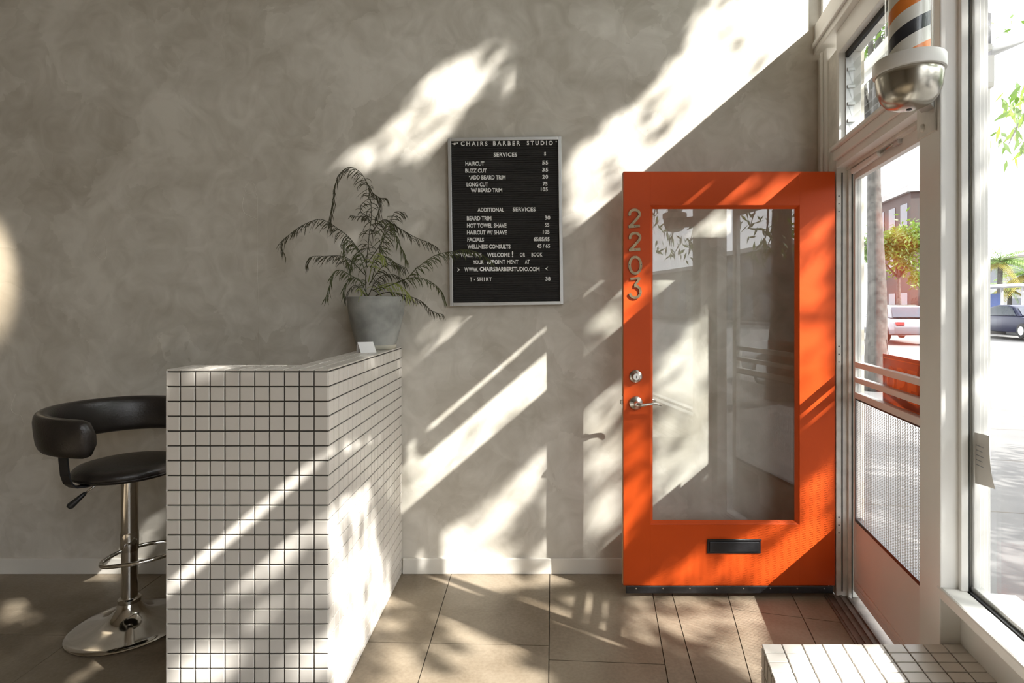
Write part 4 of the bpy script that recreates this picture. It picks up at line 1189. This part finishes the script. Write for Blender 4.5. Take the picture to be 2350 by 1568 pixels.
# ------------------------------------------------------------------ outside: cars
def car(q, w, along, paint, label, z0=-0.14, L=4.5):
    """side profile extruded across the width, wheels, glazing; nose points to +q when along = 1"""
    r = empty('car', SF(q, w, z0), label, 'car', 'cars in the street')
    prof = [(-2.2, 0.30), (-2.22, 0.62), (-2.05, 0.78), (-1.55, 0.92), (-0.95, 0.96), (0.95, 0.95), (1.75, 0.86), (2.15, 0.70), (2.22, 0.45), (2.18, 0.28), (1.2, 0.22), (-1.2, 0.22)]
    cab = [(-1.60, 0.93), (-1.05, 1.36), (-0.55, 1.46), (0.15, 1.45), (0.55, 1.36), (1.15, 0.95)]
    k = L / 4.5
    def ext(poly, hw, hw_top, zsplit):
        n_ = len(poly); vs = []
        for s_ in (-1, 1):
            for x, z in poly:
                h_ = hw if z <= zsplit else hw_top
                P = SF(q + along * x * k, w + s_ * h_, z0 + z); vs.append(P)
        return MB().add(vs, [tuple(range(n_)), tuple(range(2 * n_ - 1, n_ - 1, -1))] + [(i, (i + 1) % n_, n_ + (i + 1) % n_, n_ + i) for i in range(n_)])
    ext(prof, 0.88, 0.84, 0.8).build('body', paint, r, smooth=True, bevel=0.05, autosmooth=35)
    ext(cab, 0.80, 0.62, 1.0).build('cabin', paint, r, smooth=True, bevel=0.04, autosmooth=35)
    gl = [(-1.38, 0.98), (-0.98, 1.32), (-0.5, 1.40), (0.12, 1.39), (0.45, 1.32), (0.92, 0.98)]
    n_ = len(gl)
    for s_ in (-1, 1):
        vs = [SF(q + along * x * k, w + s_ * (0.815 if z < 1.0 else 0.645 + (1.4 - z) * 0.35), z0 + z) for x, z in gl]
        MB().add(vs, [tuple(range(n_))]).build('side_window', M['win_dark'], r)
    for xa, za, xb, zb in ((-1.62, 0.96, -1.10, 1.36), (1.12, 0.99, 0.60, 1.36)):
        s2 = 0.02 if xa > 0 else -0.02
        MB().add([SF(q + along * (xa + s2) * k, w - 0.70, z0 + za), SF(q + along * (xa + s2) * k, w + 0.70, z0 + za), SF(q + along * (xb + s2) * k, w + 0.56, z0 + zb), SF(q + along * (xb + s2) * k, w - 0.56, z0 + zb)], [(0, 1, 2, 3)]).build('windscreen', M['win_dark'], r)
    for x in (-1.38, 1.38):
        for s_ in (-1, 1):
            c = SF(q + along * x * k, w + s_ * 0.78, z0 + 0.32)
            ax = Vector((SN[0] * s_, SN[1] * s_, 0))
            wh = MB().lathe_axis([(0.2, 0), (0.32, 0.0), (0.325, 0.05), (0.325, 0.13), (0.30, 0.15), (0.2, 0.15)], c, ax, 24).build('wheel', M['tyre'], r, smooth=True, autosmooth=40)
            MB().lathe_axis([(0.20, 0.145), (0.19, 0.155), (0.05, 0.150), (0.01, 0.16)], c, ax, 16).build('hubcap', M['alu'], wh, smooth=True, autosmooth=40)
    for s_ in (-1, 1):
        MB().hexa([SF(q + along * -2.225 * k, w + s_ * 0.80, z0 + 0.66), SF(q + along * -2.225 * k, w + s_ * 0.52, z0 + 0.66), SF(q + along * -2.13 * k, w + s_ * 0.52, z0 + 0.66), SF(q + along * -2.13 * k, w + s_ * 0.80, z0 + 0.66),
                   SF(q + along * -2.215 * k, w + s_ * 0.80, z0 + 0.78), SF(q + along * -2.215 * k, w + s_ * 0.52, z0 + 0.78), SF(q + along * -2.10 * k, w + s_ * 0.52, z0 + 0.78), SF(q + along * -2.10 * k, w + s_ * 0.80, z0 + 0.78)]).build('tail_light', M['tail'], r)
    return r
def q_w_of(x, Y):
    """storefront coordinates of the point at pixel column x, depth Y"""
    X = (x - X0) / F * Y
    dx, dy = X - HX, Y - HY
    return -(dx * SU[0] + dy * SU[1]), dx * SN[0] + dy * SN[1]
q_, w_ = q_w_of(2345, 26.0); car(q_, w_, 1, M['car_navy'], 'dark navy blue car driving along the far lane', z0=0.0, L=5.0)
q_, w_ = q_w_of(2052, 24.0); car(q_, w_, -1, M['car_silver'], 'silver car seen past the tree trunk through the screen door', z0=0.0)
car(5.9, 5.2, 1, M['car_white'], 'white car parked at the kerb facing the shop window')

# ------------------------------------------------------------------ outside: street trees
def leaf_quad(mb, c, d, n, L, Wd):
    """lanceolate leaf: four points along d with width across"""
    s_ = d.cross(n).normalized() * Wd
    mb.add([c, c + d * L * 0.4 + s_ * 0.5, c + d * L, c + d * L * 0.4 - s_ * 0.5], [(0, 1, 2, 3)])

def in_poly(x, y, P):
    c = False; n_ = len(P); j = n_ - 1
    for i in range(n_):
        xi, yi = P[i]; xj, yj = P[j]
        if (yi > y) != (yj > y) and x < (xj - xi) * (y - yi) / (yj - yi) + xi: c = not c
        j = i
    return c
def fl(P):
    mx_ = sum(p[0] for p in P) / len(P); my_ = sum(p[1] for p in P) / len(P)      # gaps widened a little, the penumbra closes them again
    return [(780 + (mx_ + (x - mx_) * 1.12) / 2.398, 1300 + (my_ + (y - my_) * 1.3) / 2.398) for x, y in P]
def ell(cx_, cy_, rx, ry, n=12): return [(cx_ + rx * math.cos(2 * math.pi * k / n), cy_ + ry * math.sin(2 * math.pi * k / n)) for k in range(n)]
# gaps shaped into the near tree's crown to set the sun patches, by surface reached
GAPS = {
 'wall': [([(1730, -400), (1900, -400), (1900, 200), (1560, 420), (1430, 520), (1440, 250), (1560, 120)], 0.95),
          ([(1440, 235), (1440, 560), (1290, 680), (1290, 360)], 0.75),
          ([(950, 165), (1160, 85), (1180, 112), (1090, 235), (1030, 340), (880, 395), (740, 375), (850, 320), (935, 240)], 0.86),
          ([(590, 300), (740, 215), (920, 180), (840, 255), (700, 310)], 0.72),
          ([(1120, 150), (1190, 150), (1195, 250), (1150, 245)], 0.35),
          ([(915, 790), (1000, 735), (1140, 712), (1165, 730), (1010, 825), (915, 880)], 0.28),
          ([(375, 1180), (375, 1250), (240, 1330), (170, 1330)], 0.4),
          ([(1260, 740), (1260, 800), (880, 1090), (880, 1010)], 1.0),
          ([(1260, 800), (1260, 930), (1190, 960), (1090, 1060), (925, 1190), (880, 1220), (880, 1060)], 0.93),
          ([(1260, 1030), (1260, 1110), (1190, 1200), (1150, 1280), (950, 1300), (1000, 1230), (1140, 1110)], 0.78),
          ([(950, 1275), (1180, 1265), (1170, 1330), (940, 1330)], 0.85), ([(1225, 1250), (1290, 1250), (1290, 1330), (1210, 1330)], 0.9),
          ([(1335, 680), (1400, 640), (1395, 650), (1335, 700)], 0.85), ([(1370, 690), (1440, 640), (1440, 665), (1380, 710)], 0.7), ([(1335, 730), (1440, 690), (1440, 740), (1345, 850), (1335, 850)], 0.55),
          ([(1335, 930), (1440, 860), (1440, 1230), (1370, 1290), (1335, 1250)], 0.75),
          ([(1480, 530), (1560, 470), (1580, 470), (1490, 545)], 0.8), ([(1565, 550), (1650, 470), (1760, 470), (1700, 540), (1640, 555)], 0.9), ([(1490, 640), (1575, 640), (1500, 695)], 0.85),
          ([(1490, 850), (1630, 690), (1640, 1060), (1490, 1200)], 0.78)],
 'door': [([(1641, 385), (1667, 385), (1582, 472), (1560, 472)], 0.9), ([(1720, 385), (1782, 385), (1696, 472), (1627, 472)], 0.9), ([(1806, 385), (1872, 385), (1786, 472), (1710, 472)], 0.75),
          ([(1835, 525), (1925, 448), (1925, 935), (1835, 1003)], 0.82),
          ([(1925, 1032), (1842, 1100), (1700, 1200), (1640, 1300), (1600, 1350), (1800, 1350), (1930, 1250)], 0.85),
          ([(1480, 1350), (1520, 1300), (1620, 1250), (1660, 1350)], 0.6),
          ([(1425, 610), (1500, 530), (1500, 715), (1425, 775)], 0.62), ([(1425, 900), (1500, 845), (1500, 1190), (1425, 1245)], 0.5)],
 'floor': [(fl([(480, 60), (560, 30), (900, 30), (1050, 110), (740, 140)]), 1.0), (fl(ell(1160, 75, 120, 32)), 1.0), (fl(ell(320, 180, 85, 42)), 1.0),
           (fl(ell(290, 335, 70, 32)), 1.0), (fl([(550, 310), (650, 270), (1130, 440), (900, 510), (620, 380)]), 1.0), (fl(ell(810, 460, 90, 60)), 1.0),
           (fl(ell(330, 505, 100, 60)), 1.0), (fl([(180, 660), (420, 560), (720, 660), (720, 720), (160, 720)]), 1.0), (fl([(480, 450), (1130, 590), (1130, 720), (760, 720), (620, 560)]), 1.0),
           (fl(ell(1280, 185, 36, 26)), 1.0), (fl(ell(1372, 215, 44, 55)), 1.0), (fl(ell(1468, 235, 38, 44)), 1.0), (fl(ell(1345, 305, 36, 20)), 1.0), (fl(ell(1460, 340, 36, 20)), 1.0),
           (fl([(980, 200), (1100, 205), (1300, 265), (1260, 300)]), 0.9), (fl([(1100, 370), (1500, 360), (1560, 490), (1300, 545), (1150, 490)]), 0.5),
           (fl([(1270, 505), (1400, 520), (1660, 620), (1640, 650), (1500, 640)]), 0.6), (fl([(1580, 300), (1650, 310), (1740, 420), (1680, 445)]), 0.9),
           (fl([(1620, 160), (2360, 140), (2360, 660), (2230, 560), (1900, 400), (1640, 290)]), 0.6),
           ([(-60, 1420), (120, 1350), (260, 1300), (270, 1325), (120, 1390), (-60, 1450)], 0.5), (ell(205, 1560, 40, 15), 1.0)],
 'front': [([(770, 1015), (770, 1125), (360, 1480), (360, 1310)], 1.0), ([(760, 1140), (760, 1230), (600, 1340), (500, 1390), (520, 1350)], 0.98),
           ([(360, 1490), (570, 1480), (500, 1600), (360, 1600)], 0.9), ([(560, 1380), (760, 1280), (760, 1340), (470, 1500)], 0.3), ([(640, 1500), (760, 1430), (760, 1600), (600, 1600)], 0.4)],
 'side': [([(740, 1050), (840, 1030), (850, 1075), (740, 1110)], 1.0), ([(740, 1150), (850, 1120), (900, 1180), (930, 1330), (830, 1600), (740, 1600)], 0.60)],
 'bench': [([(1600, 1400), (2400, 1400), (2400, 1800), (1600, 1800)], 0.85)],
}
DEF = {'wall': 0.004, 'door': 0.004, 'floor': 0.02, 'front': 0.004, 'side': 0.06, 'bench': 0.8, 'other': 0.75, 'pole': 0.05, 'post': 0.08}
SB = -SUN
def hit_px(P):
    """first big surface a sun ray through P meets, as (surface, photo pixel)"""
    best = None
    def tryp(t, name):
        nonlocal best
        if t > 0 and (best is None or t < best[0]): best = (t, name)
    d = SUN
    t = (YD - P.y) / d.y; q = P + d * t
    if DX0 < q.x < DX1 and 0.02 < q.z < DZ1 and not (GX0 < q.x < GX1 and GZ0 < q.z < GZ1): tryp(t, 'door')
    t = (CY - P.y) / d.y; q = P + d * t
    if CXL < q.x < CXR and 0 < q.z < CZT: tryp(t, 'front')
    t = (CXR - P.x) / d.x; q = P + d * t
    if CY < q.y < YW and 0 < q.z < CZT: tryp(t, 'side')
    h2 = d.x * d.x + d.y * d.y
    t = ((BX - P.x) * d.x + (BY - P.y) * d.y) / h2; q = P + d * t
    if math.hypot(q.x - BX, q.y - BY) < 0.10 and 1.9 < q.z < 2.8: tryp(t, 'pole')
    t = (-(P.x - HX) * SU[0] - (P.y - HY) * SU[1] - PQ1) / (d.x * SU[0] + d.y * SU[1]); q = P + d * t
    w_ = (q.x - HX) * SN[0] + (q.y - HY) * SN[1]
    if PW0 - 0.02 < w_ < -0.045 and SILL + 0.05 < q.z < 2.7: tryp(t, 'post')
    t = (BZ - P.z) / d.z; q = P + d * t
    if bx0 - 0.2 < q.x < bx0 + 0.7 and BYN < q.y < BYF: tryp(t, 'bench')
    t = (YW - P.y) / d.y; q = P + d * t
    if q.z > 0 and q.x < 1.55: tryp(t, 'wall')
    t = (0 - P.z) / d.z; q = P + d * t
    if q.y < YW and q.x < 1.6: tryp(t, 'floor')
    if best is None: return 'other', 0, 0
    q = P + d * best[0]
    if q.y < 0.3: return 'other', 0, 0
    return best[1], X0 + q.x / q.y * F, YH + (HC - q.z) / q.y * F

from mathutils import noise as mnoise
KMAX = 5.5
def crown_density(P):
    s_, x, y = hit_px(P)
    T = DEF[s_]
    if s_ in GAPS:
        for poly, tv in GAPS[s_]:
            if tv > T and in_poly(x, y, poly): T = tv
    if 0.15 < T < 0.97:
        nv = mnoise.noise(Vector((x * 0.013, y * 0.013, 3.1))) + 0.5 * mnoise.noise(Vector((x * 0.035, y * 0.035, 8.7)))
        T = max(0.02, min(1.0, T + 0.6 * nv))
    return min(KMAX, -math.log(max(T, 0.004)))

trunk_q, trunk_w = 5.3, 3.3
TB = SF(trunk_q, trunk_w, -0.02)
near_tree = empty('street_tree', TB, 'broad leafy street tree at the kerb, crown shaped to pattern the sunlight', 'tree')
MB().tube(smooth_path([TB, TB + Vector((0.05, 0.03, 1.5)), TB + Vector((0.0, 0.12, 3.0)), TB + Vector((0.15, 0.3, 4.6)), TB + Vector((0.2, 0.5, 6.4))], 5), [0.22 - 0.17 * k / 20 for k in range(21)], 12).build('trunk', M['bark'], near_tree, smooth=True)
CC = Vector((0.0, YW, 1.4)) + SB * 7.2          # crown centre
e1 = SB.cross(Vector((0, 0, 1))).normalized(); e2 = e1.cross(SB).normalized()
rt_ = random.Random(5)
mb = MB()
LA, LBb = 0.10, 0.036
area = LA * LBb * 0.5
EA, EB = (-1.9, 3.0), (-2.9, 3.2)
R_area = (EA[1] - EA[0]) * (EB[1] - EB[0])
N_ = int(KMAX * R_area / area / 0.75)
for k in range(N_):
    a = rt_.uniform(*EA); b = rt_.uniform(*EB)
    P = CC + e1 * a + e2 * b
    den = crown_density(P)
    edge = abs((a - 0.55) / 2.55) ** 4 + abs((b - 0.15) / 3.1) ** 4
    if edge > 1.0 and rt_.random() < (edge - 1.0) * 2.2: continue
    if rt_.random() * KMAX > den: continue
    P = P + SB * rt_.gauss(0, 0.55)
    n_ = (SB + Vector((rt_.gauss(0, .45), rt_.gauss(0, .45), rt_.gauss(0, .45)))).normalized()
    dd = Vector((rt_.gauss(0, .6), rt_.gauss(0, .6), -0.5 + rt_.gauss(0, .6)))
    dd = (dd - n_ * dd.dot(n_)).normalized()
    leaf_quad(mb, P - dd * LA / 2, dd, n_, LA * rt_.uniform(0.8, 1.2), LBb * rt_.uniform(0.8, 1.2))
o = mb.build('foliage', M['leaf'], near_tree); o['kind'] = 'stuff'
for k in range(120):
    a = rt_.uniform(-2.1, 2.1); b = rt_.uniform(-2.0, 2.0)
    end = CC + e1 * a + e2 * b
    if crown_density(end) < 1.2: continue
    st0 = TB + Vector((0.12, 0.25, rt_.uniform(3.2, 6.0)))
    mid = st0.lerp(end, 0.5) + Vector((rt_.uniform(-.2, .2), rt_.uniform(-.2, .2), 0.25))
    if any(crown_density(p) < 0.6 and hit_px(p)[0] != 'other' for p in smooth_path([st0, mid, end], 20)): continue
    MB().tube(smooth_path([st0, mid, end], 4), [0.055 - 0.048 * j / 8 for j in range(9)], 6).build('branch', M['bark'], near_tree, smooth=True)

# low twigs of the near tree, mirrored in the glass of the open door
for cx_, cy_, D_, n_ in ((1500, 500, 8.5, 26), (1540, 545, 8.8, 30), (1580, 560, 8.3, 26), (1610, 500, 8.6, 18), (1720, 500, 8.0, 22), (1760, 545, 8.3, 24), (1800, 495, 8.5, 26), (1830, 540, 8.2, 16), (1740, 570, 8.4, 14), (1660, 470, 8.7, 16)):
    c0_ = Vector(((cx_ - X0) / F * D_, 2 * (YD + 0.022) - D_, HC - (cy_ - YH) / F * D_))
    MB().tube(smooth_path([TB + Vector((0.1, 0.2, 4.4)), TB.lerp(c0_, 0.5) + Vector((0, 0, 2.6)), c0_ + Vector((0.1, 0.1, 0.35)), c0_ + Vector((0, 0, -0.15))], 4), [0.03 - 0.026 * j / 12 for j in range(13)], 5).build('twig', M['bark'], near_tree, smooth=True)
    for k in range(n_):
        c = c0_ + Vector((rt_.gauss(0, .12), rt_.gauss(0, .12), rt_.gauss(0, .16)))
        d_ = Vector((rt_.gauss(0, .6), rt_.gauss(0, .6), -0.8 + rt_.gauss(0, .4))).normalized()
        nn = Vector((rt_.gauss(0, .6), 1, rt_.gauss(0, .6))); nn = (nn - d_ * nn.dot(d_)).normalized()
        mb = MB(); leaf_quad(mb, c, d_, nn, rt_.uniform(.12, .2), rt_.uniform(.03, .045))
        mb.build('leaf', M['leaf'], near_tree)

def simple_tree(base, h, rc, label, n_leaf, trunk_r, lean=(0, 0), L=0.2, m_='leaf', drop=None, cz=None):
    r = empty('street_tree', base, label, 'tree')
    B = Vector(base)
    top = B + Vector((lean[0], lean[1], h * 0.75))
    MB().tube(smooth_path([B, B.lerp(top, 0.3) + Vector((0.05, 0, 0)), B.lerp(top, 0.65), top], 5), [trunk_r * (1 - 0.6 * k / 15) for k in range(16)], 14).build('trunk', M['bark'], r, smooth=True)
    rr = random.Random(int(h * 100) + n_leaf)
    mb = MB(); c = B + Vector((lean[0], lean[1], cz or h))
    cl = [c + Vector((rr.gauss(0, .5) * rc, rr.gauss(0, .5) * rc, rr.gauss(0, .35) * rc)) for _ in range(26)]
    for q in cl[:12]:
        MB().tube([top.lerp(B, 0.15), top.lerp(q, 0.5) + Vector((0, 0, 0.2)), q], [trunk_r * 0.35, trunk_r * 0.2, 0.01], 6).build('branch', M['bark'], r, smooth=True)
    for k in range(n_leaf):
        q = rr.choice(cl) + Vector((rr.gauss(0, .17) * rc, rr.gauss(0, .17) * rc, rr.gauss(0, .14) * rc))
        d_ = Vector((rr.gauss(0, 1), rr.gauss(0, 1), rr.gauss(-.6, .6))).normalized(); nn = Vector((rr.gauss(0, 1), rr.gauss(0, 1), rr.gauss(0, 1)))
        nn = (nn - d_ * nn.dot(d_)).normalized()
        leaf_quad(mb, q, d_, nn, L * rr.uniform(.7, 1.3), L * 0.32)
    o = mb.build('foliage', M[m_], r); o['kind'] = 'stuff'
    return r
tq, tw_ = q_w_of(2006, 9.6)
tb = SF(tq, tw_, -0.02)
t2 = simple_tree(tb, 6.5, 2.6, 'street tree with rough bark trunk seen through the screen door', 5000, 0.185, L=0.17, cz=7.2)
q9, w9 = q_w_of(2085, 36.0)
building(q9 - 5, q9 + 0.3, w9, 2.5, 8.6, M['stucco_dark'], 'tall dark building seen through the screen door beyond the silver car', 3, 3)
q9, w9 = q_w_of(2062, 31.0)
simple_tree(SF(q9, w9, 0.0), 4.6, 1.9, 'dark round tree behind the silver car', 3500, 0.16, L=0.34)
# drooping twig of that tree seen beyond the shop window
tw0 = px(2420, 150, 6.6)
MB().tube(smooth_path([tb + Vector((0, 0, 4.6)), tb.lerp(tw0, 0.6) + Vector((0, 0, 4.2)), tw0 + Vector((0.25, 0, 0.35)), tw0, px(2352, 260, 6.2), px(2315, 330, 6.1)], 5), [0.05 - 0.046 * k / 25 for k in range(26)], 6).build('branch', M['bark'], t2, smooth=True)
rr = random.Random(21)
for cx_, cy_, n_ in ((2345, 215, 16), (2330, 245, 12), (2300, 230, 6), (2300, 325, 10), (2335, 300, 10), (2345, 335, 9), (2385, 230, 14), (2385, 310, 12), (2350, 265, 10)):
    for k in range(n_):
        c = px(cx_ + rr.gauss(0, 12), cy_ + rr.gauss(0, 12), 6.15 + rr.gauss(0, .15))
        d_ = Vector((rr.gauss(-.15, .5), rr.gauss(0, .4), -1 + rr.gauss(0, .4))).normalized()
        nn = Vector((rr.gauss(0, .5), -1, rr.gauss(0, .5))); nn = (nn - d_ * nn.dot(d_)).normalized()
        mb = MB(); leaf_quad(mb, c, d_, nn, rr.uniform(.12, .2), rr.uniform(.035, .055))
        mb.build('leaf', M['leaf_y'] if rr.random() < 0.4 else M['leaf'], t2)
simple_tree(Vector((5.35, 2.3, -0.02)), 3.4, 1.5, 'unseen young tree added at the kerb to dapple the sidewalk', 5200, 0.09, lean=(1.35, -0.25), L=0.16, cz=3.1)  # out of view, put in for leaf shadows on the sidewalk
simple_tree(SF(16.5, 3.3, -0.02), 6.0, 2.2, 'small leafy street tree further along the sidewalk', 3000, 0.16, L=0.18)
simple_tree(SF(9.5, 25.0, 0.02), 5.0, 2.2, 'round leafy tree across the street before the beige block', 3000, 0.15, L=0.3)

# palms across the street
def palm(x, Y, h, label, n=20, L=1.7, seed=1):
    q, w = q_w_of(x, Y)
    B = SF(q, w, 0.0)
    r = empty('palm_tree', B, label, 'palm tree', 'palms across the street')
    top = B + Vector((0.1, 0, h))
    MB().tube(smooth_path([B, B + Vector((0.05, 0, h * 0.5)), top], 5), [0.17 - 0.05 * k / 10 for k in range(11)], 10).build('trunk', M['bark'], r, smooth=True)
    rr = random.Random(seed)
    for k in range(n):
        a = 2 * math.pi * k / n + rr.uniform(-.2, .2); el = rr.uniform(-0.5, 1.1)
        dr_ = Vector((math.cos(a), math.sin(a), 0))
        pts = [top + dr_ * (L * t_) * math.cos(el * (1 - t_)) + Vector((0, 0, L * (math.sin(el) * t_ - 0.55 * t_ * t_))) for t_ in (0, .2, .4, .6, .8, 1)]
        mb = MB(); mb.tube(pts, [0.02, 0.018, 0.015, 0.011, 0.008, 0.003], 5)
        for i in range(1, 24):
            t_ = i / 24 * 5; j = min(4, int(t_)); p = pts[j].lerp(pts[j + 1], t_ - j)
            tg = (pts[j + 1] - pts[j]).normalized()
            for s_ in (-1, 1):
                sd_ = tg.cross(Vector((0, 0, 1))).normalized() * s_
                d_ = (tg * 0.6 + sd_ * 0.8 + Vector((0, 0, -0.45))).normalized()
                leaf_quad(mb, p, d_, Vector((0, 0, 1)), L * 0.30 * (1.15 - i / 30), 0.055)
        mb.build('frond', M['palm_dry'] if (el < -0.15) else M['palm_leaf'], r)
    return r
palm(2292, 34, 4.1, 'green feather palm behind the bus shelter', 26, 2.1, 3)
palm(2352, 36, 3.4, 'palm with yellowing fronds beside the bus shelter', 24, 2.0, 5)
palm(2315, 40, 2.6, 'short palm with drooping dry fronds under the shelter roof', 18, 1.5, 8)

# bus shelter
q_, w_ = q_w_of(2300, 31.0)
sh = empty('bus_shelter', SF(q_, w_, 0), 'pale bus shelter with flat roof across the street', 'bus shelter')
zt_ = HC + (702 - 660) / F * 31
MB().sf(q_ - 3.2, q_ + 2.4, w_ - 0.8, w_ + 0.9, zt_, zt_ + 0.14).build('roof', M['shelter'], sh, bevel=0.02)
for dq in (-3.0, -1.2, 0.6, 2.2):
    MB().sf(q_ + dq - 0.05, q_ + dq + 0.05, w_ + 0.6, w_ + 0.7, 0, zt_).build('post', M['shelter'], sh)
MB().sf(q_ - 3.0, q_ - 1.2, w_ + 0.63, w_ + 0.66, 0.5, zt_ - 0.3).build('back_panel', M['blue_panel'], sh)
MB().sf(q_ + 0.6, q_ + 2.2, w_ + 0.63, w_ + 0.66, 0.5, zt_ - 0.3).build('back_panel', M['shelter'], sh)

# projecting blade sign with its white tube arm on the shop front
bs = empty('blade_sign', SF(0.2, 0.8, 2.9), 'dark blade sign on a white tube arm outside the shop', 'sign')
c_ = [px(2262, 28, 3.2), px(2276, 30, 3.2), px(2273, 160, 3.2), px(2262, 158, 3.2)]
dpt = Vector((0.05, 0.35, 0))
MB().hexa([c_[3], c_[2], c_[2] + dpt, c_[3] + dpt, c_[0], c_[1], c_[1] + dpt, c_[0] + dpt]).build('panel', M['banner'], bs)
MB().tube([px(2268, 122, 3.35), px(2460, 40, 3.6)], 0.028, 12).build('arm', M['shelter'], bs, smooth=True)
MB().hexa([px(2262, 188, 3.2), px(2281, 188, 3.2), px(2281, 188, 3.2) + dpt, px(2262, 188, 3.2) + dpt, px(2262, 164, 3.2), px(2281, 164, 3.2), px(2281, 164, 3.2) + dpt, px(2262, 164, 3.2) + dpt]).build('wall_bracket', M['white_wood'], bs)

# ------------------------------------------------------------------ unseen ceiling spotlight, added to brighten the left end of the wall
tk = empty('added_spotlight', (-3.1, 0.9, ZC - 0.3), 'unseen ceiling spotlight added to brighten the left end of the wall', 'added lamp')
MB().box(-3.6, -2.6, 0.88, 0.92, ZC - 0.03, ZC).build('track', M['black_metal'], tk)
MB().tube([(-3.1, 0.9, ZC - 0.03), (-3.1, 0.9, ZC - 0.25)], 0.008, 8).build('stem', M['black_metal'], tk, smooth=True)
aim = Vector((-2.93, YW, 1.58)) - Vector((-3.1, 0.9, ZC - 0.3)); aim.normalize()
hp_ = Vector((-3.1, 0.9, ZC - 0.3))
MB().lathe_axis([(0.02, -0.08), (0.045, -0.06), (0.05, 0.06), (0.047, 0.06), (0.042, -0.03), (0.01, -0.04)], hp_, aim, 24).build('head', M['black_metal'], tk, smooth=True, autosmooth=40)
MB().lathe_axis([(0.02, -0.03), (0.03, -0.01), (0.02, 0.005), (0.001, 0.008)], hp_, aim, 16).build('added_bulb', M['added_bulb'], tk, smooth=True)
ld = bpy.data.lights.new('added_beam', 'SPOT'); ld.energy = 1500; ld.color = (1.0, 0.86, 0.66); ld.spot_size = math.radians(7.2); ld.spot_blend = 1.0; ld.shadow_soft_size = 0.03  # added beam, makes the bright patch on the left wall
lo = bpy.data.objects.new('added_beam', ld); COL.objects.link(lo); lo.parent = tk
lo.location = aim * 0.075
lo.rotation_euler = aim.to_track_quat('-Z', 'Y').to_euler()
